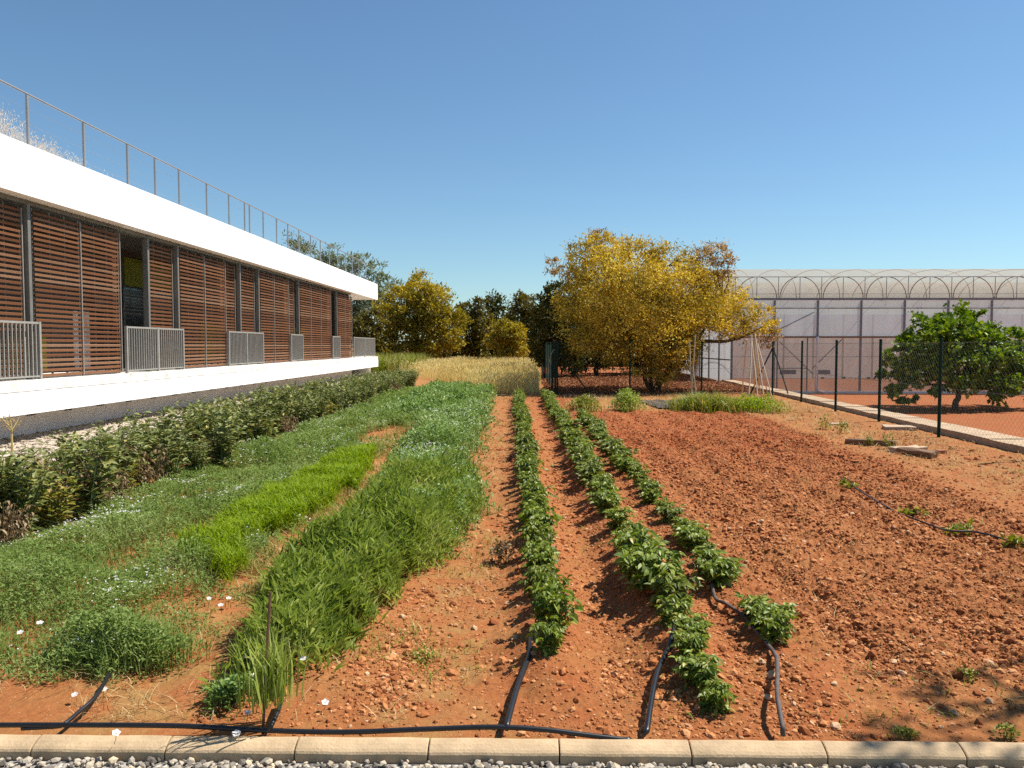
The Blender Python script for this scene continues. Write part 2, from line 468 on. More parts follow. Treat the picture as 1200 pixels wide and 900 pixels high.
M['beandry'] = leafy('dried_bean_leaf', [(0.0, (0.07, 0.042, 0.02)), (0.4, (0.18, 0.115, 0.055)), (0.8, (0.31, 0.22, 0.12)), (1.0, (0.42, 0.34, 0.22))], 0.2, 0.8, 0.2)
M['vetch'] = leafy('vetch_leaf', [(0.0, (0.093, 0.1469, 0.0256)), (0.45, (0.1797, 0.2555, 0.0581)), (0.85, (0.2727, 0.3387, 0.1091)), (1.0, (0.4462, 0.4601, 0.2726))], 0.35, 0.6, 0.2, patch=1.4)
M['pea'] = leafy('pea_leaf', [(0.0, (0.0939, 0.1632, 0.0287)), (0.45, (0.1804, 0.2769, 0.0638)), (0.82, (0.2888, 0.3788, 0.1276)), (1.0, (0.5775, 0.612, 0.3669))], 0.32, 0.5, 0.35, patch=1.4)
M['grassdark'] = leafy('green_oat_blade', [(0.0, (0.1108, 0.164, 0.0235)), (0.5, (0.2442, 0.3118, 0.0544)), (0.9, (0.3993, 0.4429, 0.1162)), (1.0, (0.7099, 0.5576, 0.3865))], 0.35, 0.5, 0.3, patch=1.8)
M['grassbright'] = leafy('bright_grass_blade', [(0.0, (0.1285, 0.202, 0.0048)), (0.5, (0.212, 0.3089, 0.0095)), (1.0, (0.3084, 0.392, 0.0238))], 0.38, 0.55, 0.2)
M['straw'] = leafy('dry_straw', [(0.0, (0.26, 0.16, 0.06)), (0.5, (0.44, 0.31, 0.13)), (1.0, (0.60, 0.47, 0.25))], 0.2, 0.7, 0.3)
M['wheat'] = leafy('ripening_wheat', [(0.0, (0.3441, 0.2642, 0.0816)), (0.4, (0.5678, 0.4624, 0.1814)), (0.82, (0.7055, 0.6135, 0.2994)), (1.0, (0.2581, 0.2642, 0.0726))], 0.35, 0.6, 0.25, patch=0.25)
M['weed'] = leafy('weed_blade', [(0.0, (0.104, 0.143, 0.0132)), (0.5, (0.2021, 0.242, 0.0242)), (0.85, (0.3119, 0.297, 0.055)), (1.0, (0.5082, 0.385, 0.143))], 0.3)
M['yellowtree'] = leafy('golden_foliage', [(0.0, (0.102, 0.09, 0.0198)), (0.3, (0.2482, 0.195, 0.0348)), (0.5, (0.4963, 0.3599, 0.0544)), (0.75, (0.816, 0.5997, 0.0942)), (0.92, (0.816, 0.7796, 0.1858)), (1.0, (0.8028, 0.5396, 0.3963))], 0.25, 0.6, 0.15, patch=0.9)
M['bronzetree'] = leafy('bronze_foliage', [(0.0, (0.176, 0.11, 0.044)), (0.4, (0.396, 0.264, 0.088)), (0.8, (0.572, 0.396, 0.165)), (1.0, (0.616, 0.462, 0.275))], 0.3, 0.6, 0.2)
M['olivetree'] = leafy('olive_gold_foliage', [(0.0, (0.1142, 0.1041, 0.0174)), (0.4, (0.3101, 0.251, 0.0305)), (0.8, (0.5549, 0.4213, 0.0523)), (1.0, (0.7181, 0.5378, 0.0871))], 0.3, 0.55, 0.25, patch=0.4)
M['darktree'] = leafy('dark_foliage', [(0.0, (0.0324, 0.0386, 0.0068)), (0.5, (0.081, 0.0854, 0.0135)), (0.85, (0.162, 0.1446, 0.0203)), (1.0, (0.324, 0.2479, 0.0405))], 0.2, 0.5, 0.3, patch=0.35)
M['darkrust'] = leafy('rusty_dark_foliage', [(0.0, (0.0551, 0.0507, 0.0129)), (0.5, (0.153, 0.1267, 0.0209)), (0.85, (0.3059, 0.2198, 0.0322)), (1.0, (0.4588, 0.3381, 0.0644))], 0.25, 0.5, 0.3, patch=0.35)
M['greytree'] = leafy('grey_green_foliage', [(0.0, (0.0998, 0.1269, 0.0653)), (0.5, (0.1994, 0.2356, 0.1179)), (1.0, (0.3444, 0.3715, 0.1994))], 0.25, 0.55, 0.3)
M['fig'] = leafy('fig_leaf', [(0.0, (0.0517, 0.0978, 0.008)), (0.5, (0.1323, 0.207, 0.0161)), (0.9, (0.23, 0.3162, 0.0322)), (1.0, (0.322, 0.391, 0.0575))], 0.28, 0.45, 0.35)
M['litter'] = leafy('fallen_leaf', [(0.0, (0.10, 0.035, 0.016)), (0.5, (0.22, 0.085, 0.035)), (0.85, (0.32, 0.16, 0.07)), (1.0, (0.45, 0.28, 0.15))], 0.1, 0.8, 0.2)
M['petal'] = leafy('white_petal', [(0.0, (0.72, 0.70, 0.70)), (1.0, (0.85, 0.82, 0.83))], 0.25, 0.7, 0.2)
M['lanegrass'] = leafy('yellowing_grass', [(0.0, (0.14, 0.15, 0.03)), (0.35, (0.26, 0.22, 0.05)), (0.75, (0.42, 0.30, 0.09)), (1.0, (0.52, 0.40, 0.18))], 0.25, 0.6, 0.3)
M['plume'] = leafy('pale_plume', [(0.0, (0.42, 0.38, 0.33)), (1.0, (0.68, 0.62, 0.54))], 0.35, 0.8, 0.1)
M['sheet'] = sheet_mat('lilac_film', (0.75, 0.81, 0.845), 0.2, 0.6)
M['sheetlow'] = sheet_mat('brownish_film', (0.74, 0.63, 0.56), 0.55, 0.6, 0.25)
M['roofsheet'] = sheet_mat('clear_roof_film', (0.72, 0.70, 0.65), 0.6, 0.6)
M['frame'] = plain('greenhouse_steel', (0.21, 0.21, 0.23), 0.5, 0.4, var=0.12)
M['hoop'] = plain('rusty_hoop', (0.23, 0.155, 0.10), 0.6, 0.3, var=0.25)
M['whitepipe'] = plain('white_downpipe', (0.74, 0.72, 0.69), 0.5, var=0.06)
M['mulch'] = plain('dark_mulch_sheet', (0.055, 0.042, 0.036), 0.6, var=0.4, scale=9, bump=0.6, bscale=20)

# ------------------------------------------------------------------ ground
def spaced(a, b, f):
    o = [a]
    while o[-1] < b:
        o.append(o[-1] + f(o[-1]))
    return np.array(o)

xs_mid = np.arange(-2.2, 5.4, 0.017)
xr = spaced(5.4, 900, lambda v: max(0.03, 0.05 * (v - 4.6)))
xl = -spaced(2.2, 900, lambda v: max(0.03, 0.05 * (v - 1.4)))[::-1]
xs = np.concatenate([xl[:-1], xs_mid[:-1], xr])
ys = np.concatenate([np.array([-400, -120, -40, -12, -4, 0, 2, 2.9, 3.0, 3.018]), spaced(3.024, 900, lambda v: max(0.0135, 0.0036 * v) if v < 30 else 0.06 * (v - 28))])
GX, GY = np.meshgrid(xs, ys)
GZ = hgt(GX, GY)
nx, ny = len(xs), len(ys)
g = MB()
idx = np.arange(nx * ny).reshape(ny, nx)
Q = np.stack([idx[:-1, :-1], idx[:-1, 1:], idx[1:, 1:], idx[1:, :-1]], -1).reshape(-1, 4)
g.add(np.stack([GX, GY, GZ], -1).reshape(-1, 3), Q)
me = g.mesh('ground', M['soil'], smooth=False)
ca = me.color_attributes.new('zone', 'FLOAT_COLOR', 'POINT')
tl = tilled(GX, GY)
red = 0.22 + 0.08 * tl + 0.75 * tl * sstep(7, 15, GY)
furrow = np.exp(-((GX - row1(GY)) / 0.22) ** 2) + np.exp(-((GX - row2(GY)) / 0.22) ** 2) + np.exp(-((GX - row3(GY)) / 0.2) ** 2)
red = red + 0.45 * np.clip(furrow, 0, 1) * (1 - sstep(22.5, 23.5, GY))
red = red + 0.35 * sstep(12, 20, GY) * sstep(-0.9, -0.3, GX) * (1 - sstep(1.2, 2.0, GX))
wx = wall_x(np.clip(GY, -50, 60))
red = red + 0.25 * (1 - tl) * sstep(4.6, 5.4, GX) * fbm(GX * 0.8, GY * 0.8, 3, 191)
red = np.where(GX > wx + 0.3, 0.85, red)
red = np.where((GY > 24.5) & (GX > 0.4) & (GX < wx), 0.8, red)
straw = 0.22 + 0.4 * (1 - tl) * sstep(4.6, 5.4, GX) + 0.55 * np.exp(-((GX + 1.65) / 0.3) ** 2) + 0.8 * sstep(18.6, 20, GY) * sstep(1, 2, GX) + 0.45 * np.exp(-((GX + 0.45) / 0.3) ** 2)
straw = np.where(((GY > 24.5) & (GX > 0.4)) | (GX > wx + 0.3), 0.2, straw)
straw = np.where((GY > 24) & (GX < 0.8), 1.0, straw)
col = np.stack([np.clip(red, 0, 1), np.clip(straw, 0, 1), 0 * red, 1 + 0 * red], -1).reshape(-1)
ca.data.foreach_set('color', col.astype(np.float32))
ground = tag(obj('ground', me), kind='structure')

# gravel path in front of the kerb
g = MB(); g.add([(-60, -60, -0.058), (60, -60, -0.058), (60, 2.99, -0.058), (-60, 2.99, -0.058)], [(0, 1, 2, 3)])
tag(obj('gravel_path', g.mesh('gravel_path', M['gravel'])), kind='structure')

ICO_V = []
t_ = (1 + 5 ** 0.5) / 2
for a, b in ((-1, t_), (1, t_), (-1, -t_), (1, -t_)):
    ICO_V.append((a, b, 0))
for a, b in ((-1, t_), (1, t_), (-1, -t_), (1, -t_)):
    ICO_V.append((0, a, b))
for a, b in ((t_, -1), (t_, 1), (-t_, -1), (-t_, 1)):
    ICO_V.append((a, 0, b))
ICO_V = np.array(ICO_V) / math.sqrt(1 + t_ * t_)
ICO_F = np.array([(0, 11, 5), (0, 5, 1), (0, 1, 7), (0, 7, 10), (0, 10, 11), (1, 5, 9), (5, 11, 4), (11, 10, 2), (10, 7, 6), (7, 1, 8), (3, 9, 4), (3, 4, 2), (3, 2, 6), (3, 6, 8), (3, 8, 9), (4, 9, 5), (2, 4, 11), (6, 2, 10), (8, 6, 7), (9, 8, 1)])


def pebbles(P, S, flat=0.65, jit=0.28):
    """many faceted lumps at places P with sizes S"""
    n = len(P)
    V = ICO_V[None] * (1 + rng.uniform(-jit, jit, (n, 12, 1)))
    V = V * rng.uniform(0.7, 1.25, (n, 1, 3))
    a = rng.uniform(0, 2 * PI, n); b = rng.uniform(-0.5, 0.5, n)
    ca_, sa = np.cos(a)[:, None], np.sin(a)[:, None]
    x = V[..., 0] * ca_ - V[..., 1] * sa; y = V[..., 0] * sa + V[..., 1] * ca_
    cb, sb = np.cos(b)[:, None], np.sin(b)[:, None]
    z = V[..., 2] * flat
    x2 = x * cb - z * sb; z2 = x * sb + z * cb
    V = np.stack([x2, y, z2], -1) * S[:, None, None] + P[:, None, :]
    Fc = (ICO_F[None] + (np.arange(n) * 12)[:, None, None]).reshape(-1, 3)
    m_ = MB(); m_.add(V.reshape(-1, 3), Fc)
    return m_

n = 12000
P = np.stack([rng.uniform(-3.2, 3.2, n), rng.uniform(2.0, 2.968, n), np.zeros(n)], -1)
S = rng.lognormal(math.log(0.0105), 0.33, n)
P[:, 2] = -0.056 + S * 0.3 + rng.uniform(0, 0.008, n)
tag(obj('gravel', pebbles(P, S, 0.75).mesh('gravel', M['stone'])), 'grey and cream gravel stones loose along the front of the kerb', 'gravel', kind='stuff')

# soil clods
def scatter(n, x0, x1, y0, y1, f, power=1.0):
    """random places in a rectangle, kept with probability f, denser near the front"""
    u = rng.random(n)
    y = (y0 ** (1 - power) + u * (y1 ** (1 - power) - y0 ** (1 - power))) ** (1 / (1 - power)) if power != 1 else y0 * (y1 / y0) ** u
    x = rng.uniform(x0, x1, n)
    k = rng.random(n) < f(x, y)
    return x[k], y[k]

def clod_p(x, y):
    edge = np.exp(-((x + 0.55) / 0.25) ** 2) * sstep(0.45, 0.65, fbm(x * 1.6, y * 1.6, 3, 77))
    return np.clip(0.16 + 0.9 * tilled(x, y) + 0.3 * sstep(-0.1, 0.1, x) * (1 - sstep(1.4, 1.5, x)) + 0.75 * edge, 0, 1) * (0.2 + 0.8 * vnoise(x * 3, y * 3, 9)) * (0.72 + 0.28 * np.sin(x * 2 * PI / 0.62 + 1.5 + 2 * vnoise(x, y * .5, 10)))
xa, ya = scatter(360000, -1.4, 6.6, 3.1, 14, clod_p, 1.7)
sa_ = np.clip(rng.lognormal(math.log(0.0050), 0.6, len(xa)) * (1 + 0.05 * (ya - 3)), 0.003, 0.028)
xb, yb = scatter(70000, -0.6, 6.8, 6, 24, clod_p, 1.2)
sb_ = np.clip(rng.lognormal(math.log(0.0115), 0.42, len(xb)), 0.005, 0.034)
x_ = np.concatenate([xa, xb]); y_ = np.concatenate([ya, yb]); s_ = np.concatenate([sa_, sb_])
P = np.stack([x_, y_, hgt(x_, y_) + s_ * 0.12], -1)
tag(obj('soil_clods', pebbles(P, s_, 0.7).mesh('soil_clods', M['clod'])), 'loose clods of red earth scattered over the tilled strip', 'soil clods', kind='stuff')

# pale gravel along the building
xs2 = np.linspace(-9.1, -5.75, 18); ys2 = np.linspace(2, 46, 140)
SX, SY = np.meshgrid(xs2, ys2)
SX = SX + np.where(SX > -5.95, 0.25 * (vnoise(SY * 0.9, SY * 0.2, 4) - 0.3), 0)
SZ = 0.012 + 0.02 * (fbm(SX * 2, SY * 2, 2, 12) - 0.5) - 0.05 * sstep(-5.95, -5.7, SX)
idx = np.arange(SX.size).reshape(SX.shape)
g = MB(); g.add(np.stack([SX, SY, SZ], -1).reshape(-1, 3), np.stack([idx[:-1, :-1], idx[:-1, 1:], idx[1:, 1:], idx[1:, :-1]], -1).reshape(-1, 4))
tag(obj('gravel_strip', g.mesh('gravel_strip', M['strip'], True)), kind='structure')
x_ = rng.uniform(-9.0, -5.5, 9000); y_ = 6 * (44 / 6) ** rng.random(9000); s_ = rng.lognormal(math.log(0.022), 0.3, 9000)
P = np.stack([x_, y_, 0.018 + 0 * x_ - 0.03 * sstep(-5.95, -5.7, x_)], -1)
tag(obj('pale_gravel', pebbles(P, s_, 0.7).mesh('pale_gravel', M['stripstone'])), 'pale gravel stones loose between building plinth and bean plants', 'gravel', kind='stuff')

# ------------------------------------------------------------------ kerb
ORD = ['first', 'second', 'third', 'fourth', 'fifth', 'sixth', 'seventh', 'eighth', 'ninth', 'tenth', 'eleventh', 'twelfth', 'thirteenth', 'fourteenth', 'fifteenth', 'sixteenth', 'seventeenth', 'eighteenth', 'nineteenth', 'twentieth']
prof = [(3.058, -0.12), (3.058, 0.000), (3.052, 0.006), (3.04, 0.007), (3.015, 0.001), (2.992, -0.009), (2.982, -0.016), (2.977, -0.024), (2.975, -0.12)]
joint = [gpt(p, 870)[0] for p in (-270, -115, 40, 197, 348, 503, 655, 807, 962, 1120, 1275, 1430)]
joint = [joint[0] - 0.5 * k for k in range(6, 0, -1)] + joint + [joint[-1] + 0.5 * k for k in range(1, 7)]
for i in range(len(joint) - 1):
    a, b = joint[i] + 0.003, joint[i + 1] - 0.003
    m_ = MB(); k = len(prof)
    xsn = np.concatenate([[a, a + 0.004], np.linspace(a + 0.004, b - 0.004, 8)[1:-1], [b - 0.004, b]])
    V = []
    cy, cz = 3.015, -0.05
    for j, x in enumerate(xsn):
        sc_ = 0.965 if j in (0, len(xsn) - 1) else 1.0
        wob = 0.0012 * math.sin(17 * x + i)
        V += [(x, cy + (y - cy) * sc_, cz + (z - cz) * sc_ + wob) for y, z in prof]
    Fq = [(j * k + q, (j + 1) * k + q, (j + 1) * k + q + 1, j * k + q + 1) for j in range(len(xsn) - 1) for q in range(k - 1)]
    m_.add(V, Fq)
    e0 = [tuple(range(k - 1, -1, -1))]; e1 = [tuple(range((len(xsn) - 1) * k, len(xsn) * k))]
    m_.F.append(np.array(e0)); m_.F.append(np.array(e1))
    o = obj('kerb_stone', m_.mesh('kerb_stone', M['kerb'], False))
    i -= 6
    if 1 <= i <= 9:
        lab = '%s kerb stone from the left in the pale kerb along the bottom' % ORD[i - 1]
    else:
        lab = 'kerb stone beyond the %s end of the pale kerb' % ('left' if i < 1 else 'right')
    tag(o, lab, 'kerb stone', 'pale kerb stones edging the garden')

# ------------------------------------------------------------------ building
bld = empty('building', (-7.88, 0, 0), -math.atan(7 / F), 'long low white building with brown slatted shutters and overhanging flat roof', 'building')


def part(name, m_, mat, parent=bld, smooth=False):
    return obj(name, m_.mesh(name, mat, smooth), parent)

Y0, Y1 = 3.0, 40.9
m_ = MB(); m_.box((-14, Y0, 3.9), (0, Y1, 4.7)); roof = part('roof', m_, M['white'])
m_ = MB(); m_.box((-14, Y0, 0.475), (0, Y1, 0.826)); floor_slab = part('floor_slab', m_, M['white'])
m_ = MB(); m_.box((-14, Y0 + .01, 0.828), (-0.05, Y1 - 0.05, 0.8345)); part('shadow_gap', m_, M['dark'])
m_ = MB(); m_.box((-14, Y0, 0.836), (-0.012, Y1 - 0.01, 1.0)); part('coping', m_, M['coping'])
m_ = MB(); m_.box((-13.9, Y0, -0.1), (-0.85, 38.6, 0.474)); plinth = part('plinth', m_, M['plinth'])
m_ = MB(); m_.box((-13.9, 40.2, -0.1), (-0.35, 40.75, 0.474)); part('corner_block', m_, M['white'])
y = 10.2
while y < 37:
    m_ = MB(); m_.box((-0.9, y, 0.335), (-0.838, y + 0.24, 0.385)); part('vent', m_, M['dark'], plinth)
    y += 1.12
# gallery behind the shutters
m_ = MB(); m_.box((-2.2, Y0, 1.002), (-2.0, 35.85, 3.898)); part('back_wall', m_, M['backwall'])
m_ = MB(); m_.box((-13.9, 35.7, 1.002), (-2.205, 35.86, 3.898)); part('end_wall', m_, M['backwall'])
for (a, b, z0, z1, mt, nm) in ((19.2, 21.8, 3.02, 3.70, 'greenwall', 'green_panel'), (17.0, 17.6, 1.02, 2.3, 'white', 'painted_lit_patch'), (14.8, 16.0, 1.02, 1.75, 'greenwall', 'green_panel'),  # narrow white piece imitates a lit patch seen through the opening
                               (23.6, 25.2, 1.02, 2.3, 'greenwall', 'green_panel'), (10.2, 12.4, 1.02, 3.2, 'greenwall', 'green_panel'), (33.0, 34.6, 1.02, 2.3, 'greenwall', 'green_panel'), (12.7, 14.2, 2.4, 3.2, 'white', 'white_panel')):
    m_ = MB(); m_.box((-1.998, a, z0), (-1.97, b, z1)); part(nm, m_, M[mt])
for (a, b, z0, z1) in ((19.1, 22.0, 1.1, 2.98), (17.8, 18.9, 1.1, 3.0), (26.0, 28.6, 1.1, 3.0), (29.5, 32, 1.1, 3.0)):
    m_ = MB(); m_.box((-1.998, a, z0), (-1.985, b, z1)); wdw = part('window', m_, M['glass'])
    m_ = MB()
    for k in range(7):
        zz = 2.32 + k * 0.09
        m_.box((-1.975, a + 0.05, zz), (-1.955, b - 0.05, zz + 0.035))
    for yy in (a, (a + b) / 2, b):
        m_.box((-1.984, yy - 0.03, z0), (-1.945, yy + 0.03, z1))
    part('window_frame', m_, M['darksteel'], wdw)
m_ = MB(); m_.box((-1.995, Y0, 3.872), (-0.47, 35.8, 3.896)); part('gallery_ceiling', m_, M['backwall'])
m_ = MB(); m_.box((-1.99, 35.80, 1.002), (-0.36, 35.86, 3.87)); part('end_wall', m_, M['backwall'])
# top track
m_ = MB(); m_.box((-0.46, Y0, 3.83), (-0.26, 35.95, 3.898)); part('shutter_track', m_, M['darksteel'])
# posts
for y in (7.4, 12.78, 16.78, 18.2, 22.1, 23.62, 27.7, 33.15):
    m_ = MB(); m_.box((-0.31, y - 0.038, 1.002), (-0.21, y + 0.038, 3.828)); part('post', m_, M['darksteel'])
# shutters: (start, end, depth of plane)
SH = [(3.4, 4.7, -.22), (4.75, 6.05, -.22), (6.1, 7.3, -.22), (7.5, 8.8, -.2), (8.85, 10.15, -.2), (10.2, 11.45, -.27), (11.5, 12.70, -.27), (12.9, 14.24, -.2), (14.27, 15.6, -.2), (15.3, 15.76, -.33), (16.86, 18.12, -.31), (18.3, 19.67, -.2), (19.7, 21.0, -.2),
      (20.8, 22.02, -.33), (22.2, 23.5, -.31), (23.75, 25.0, -.2), (25.03, 26.5, -.2), (26.3, 27.5, -.33), (27.86, 29.2, -.2), (29.23, 30.6, -.2), (30.63, 32.1, -.2), (31.9, 32.6, -.33), (33.35, 34.6, -.2), (34.63, 35.9, -.2)]
for (a, b, x) in SH:
    x -= 0.03
    m_ = MB()
    k = 0; z = 1.055
    while z < 3.76:
        ang = R(14 + rng.normal(0, 2.0))
        Mx = Matrix.Translation((x, 0, z)) @ Matrix.Rotation(ang, 4, 'Y') @ Matrix.Rotation(R(rng.normal(0, 0.12)), 4, 'X')
        Mx = Matrix.Translation((0, (a + b) / 2, 0)) @ Mx
        hw = (b - a) / 2 - 0.004
        m_.box((-0.013, -hw, -0.0198), (0.013, hw, 0.0198), Mx)
        z += 0.083
    s = part('slatted_shutter', m_, M['wood'])
    m_ = MB()
    for yy in (a + 0.012, b - 0.012, a + (b - a) * 0.36, a + (b - a) * 0.68):
        m_.box((x - 0.045, yy - 0.012, 1.012), (x - 0.018, yy + 0.012, 3.79))
    m_.box((x - 0.045, a, 1.012), (x - 0.019, b, 1.034))
    part('shutter_frame', m_, M['darksteel'], s)
    m_ = MB(); m_.box((x + 0.016, b - 0.022, 1.03), (x + 0.034, b - 0.004, 3.75)); part('shutter_stile', m_, M['galv'], s)


def balustrade(a, b, x=-0.15, mids=()):
    m_ = MB()
    m_.box((x - 0.02, a, 1.90), (x + 0.02, b, 1.935)); m_.box((x - 0.015, a, 1.04), (x + 0.015, b, 1.065))
    nb = int((b - a) / 0.098)
    for k in range(1, nb):
        yy = a + (b - a) * k / nb
        m_.box((x - 0.016, yy - 0.009, 1.066), (x + 0.016, yy + 0.009, 1.899))
    o = part('balustrade', m_, M['galv'])
    for yy in (a, b) + tuple(mids):
        m2 = MB(); m2.box((x - 0.026, yy - 0.025, 1.002), (x + 0.026, yy + 0.025, 1.94)); obj('balustrade_post', m2.mesh('balustrade_post', M['galv']), o)
    return o
balustrade(9.4, 12.86, mids=(11.1,))
balustrade(15.66, 18.22, mids=(16.98,))
balustrade(21.0, 23.7, mids=(22.35,))
balustrade(26.5, 27.84)
balustrade(32.1, 33.3)
balustrade(35.95, 40.75, mids=(38.3,))
m_ = MB()
m_.box((-6, 40.70, 1.90), (-0.13, 40.74, 1.935))
for k in range(58):
    m_.box((-0.2 - k * 0.1, 40.705, 1.04), (-0.182 - k * 0.1, 40.735, 1.899))
part('end_balustrade', m_, M['galv'])
# roof railing
m_ = MB(); m_.tube([(-0.42, Y0, 5.69), (-0.42, 40.2, 5.69)], 0.018, 6)
rail = part('roof_railing', m_, M['rail'])
for y in [4.4, 5.8, 7.3, 8.8, 10.3, 11.7, 13.15, 14.8, 16.4, 17.6, 18.8, 20.4, 21.9, 23.1, 23.5, 24.7, 26, 27.2, 28.5, 30, 31.4, 32.8, 34.2, 35.6, 37, 38.4, 40.1]:
    m_ = MB(); m_.box((-0.437, y - 0.022, 4.702), (-0.403, y + 0.022, 5.674)); obj('railing_post', m_.mesh('railing_post', M['rail']), rail)
m_ = MB()
for zz in (4.95, 5.2, 5.45):
    m_.tube([(-0.42, Y0, zz), (-0.42, 40.2, zz)], 0.0025, 4)
part('railing_wire', m_, M['rail'], rail)


# ------------------------------------------------------------------ leaf and blade generators
def unit(v):
    return v / (np.linalg.norm(v, axis=-1, keepdims=True) + 1e-9)


def rand_dir(n):
    return unit(rng.normal(size=(n, 3)))


def leaves(m_, P, D, L, W, up=None, fold=0.25, droop=0.0):
    """diamond leaves folded along the midrib: base at P, pointing D"""
    n = len(P); D = unit(D)
    L = np.broadcast_to(L, n)[:, None]; W = np.broadcast_to(W, n)[:, None]
    U = np.tile([0, 0, 1.0], (n, 1)) + rng.normal(0, 0.35, (n, 3)) if up is None else up
    S = unit(np.cross(D, U)); N = np.cross(S, D)
    mid = P + D * L * 0.45 - N * L * 0.0
    tip = P + D * L - N * L * droop
    l_ = mid + S * W * 0.5 + N * W * fold; r_ = mid - S * W * 0.5 + N * W * fold
    V = np.stack([P, l_, tip, r_], 1).reshape(-1, 3)
    i = np.arange(n)[:, None] * 4
    T = np.concatenate([i + [0, 2, 1], i + [0, 3, 2]], 1).reshape(-1, 3)
    m_.add(V, T)


def ovals(m_, P, D, L, W, up=None, fold=0.18, droop=0.25):
    """rounder leaves (seven corners) with a sunken midrib and hanging tip"""
    n = len(P); D = unit(D)
    L = np.broadcast_to(L, n)[:, None]; W = np.broadcast_to(W, n)[:, None]
    U = np.tile([0, 0, 1.0], (n, 1)) + rng.normal(0, 0.3, (n, 3)) if up is None else up
    S = unit(np.cross(D, U)); N = np.cross(S, D)
    def pt(t, s, lift): return P + D * L * t + S * W * s + N * (W * lift - L * droop * t * t)
    V = np.stack([pt(0, 0, 0), pt(0.28, 0.45, fold), pt(0.65, 0.38, fold * 0.8), pt(1, 0, 0), pt(0.65, -0.38, fold * 0.8), pt(0.28, -0.45, fold), pt(0.48, 0, 0)], 1).reshape(-1, 3)
    i = np.arange(n)[:, None] * 7
    T = np.concatenate([i + [0, 6, 1], i + [1, 6, 2], i + [2, 6, 3], i + [3, 6, 4], i + [4, 6, 5], i + [5, 6, 0]], 1).reshape(-1, 3)
    m_.add(V, T)


def blades(m_, P, L, W, lean=0.35, bend=0.5, D=None):
    """grass blades of three pieces that lean and bend over"""
    n = len(P)
    a = rng.uniform(0, 2 * PI, n)
    O = np.stack([np.cos(a), np.sin(a), 0 * a], -1)
    ln = np.abs(rng.normal(0, lean, n))[:, None]
    L = np.broadcast_to(L, n)[:, None]; W = np.broadcast_to(W, n)[:, None]
    S = np.stack([-np.sin(a + rng.normal(0, .7, n)), np.cos(a), 0 * a], -1)
    S = unit(S)
    Z = np.array([[0, 0, 1.0]])
    b = bend * rng.random(n)[:, None]
    p1 = P + (Z + O * ln) * L * 0.5
    p2 = P + (Z * (0.95 - b * 0.35) + O * (ln * 1.3 + b)) * L
    V = np.stack([P - S * W * .4, P + S * W * .4, p1 - S * W * .5, p1 + S * W * .5, p2], 1).reshape(-1, 3)
    i = np.arange(n)[:, None] * 5
    m_.add(V, (i + [0, 1, 3, 2]).reshape(-1, 4), (i + [2, 3, 4]).reshape(-1, 3))


# ------------------------------------------------------------------ potato plants
def potato_proto(size, seed):
    lm, st = MB(), MB()
    r_ = np.random.default_rng(seed)
    ns = r_.integers(6, 9)
    for s in range(ns):
        a = 2 * PI * s / ns + r_.normal(0, 0.3); out = r_.uniform(0.25, 0.75) if s else 0.1
        L = size * r_.uniform(0.75, 1.1)
        pts = []
        for t in np.linspace(0, 1, 5):
            rr = L * out * t ** 1.1 * 0.75; zz = L * (t - 0.32 * out * t * t) * 0.85
            pts.append((rr * math.cos(a), rr * math.sin(a), zz))
        pts = np.array(pts)
        st.tube(pts, [0.006, 0.0055, 0.005, 0.004, 0.002], 5, False)
        for q in range(9):
            t = 0.2 + 0.8 * q / 8
            k = min(int(t * 4), 3); f = t * 4 - k
            p = pts[k] * (1 - f) + pts[k + 1] * f
            aa = a + q * 2.4 + r_.normal(0, 0.4)
            ll = size * r_.uniform(0.34, 0.5) * (1 - 0.35 * (t > 0.9))
            tilt = r_.uniform(0.05, 0.5)
            d = np.array([math.cos(aa), math.sin(aa), tilt]); d /= np.linalg.norm(d)
            side = np.array([-math.sin(aa), math.cos(aa), 0])
            rach = [p + d * ll * u - np.array([0, 0, 0.35 * ll * u * u]) for u in (0, .35, .65, 1)]
            st.tube(rach, 0.002, 3, False)
            PP, DD = [], []
            for u, sg in ((0.3, 1), (0.3, -1), (0.6, 1), (0.6, -1), (0.85, 1), (0.85, -1), (1.0, 0)):
                PP.append(p + d * ll * u * 0.9 - np.array([0, 0, 0.35 * ll * u * u]))
                DD.append(d * (0.45 if sg else 1) + side * sg + np.array([0, 0, r_.normal(-0.12, 0.25)]))
            Ls = size * r_.uniform(0.15, 0.24, 7); Ls[-1] *= 1.3
            ovals(lm, np.array(PP), np.array(DD), Ls, Ls * 0.66, fold=0.2, droop=0.3)
    return lm.mesh('potato_leaves', M['potato']), st.mesh('potato_stems', M['stem'])

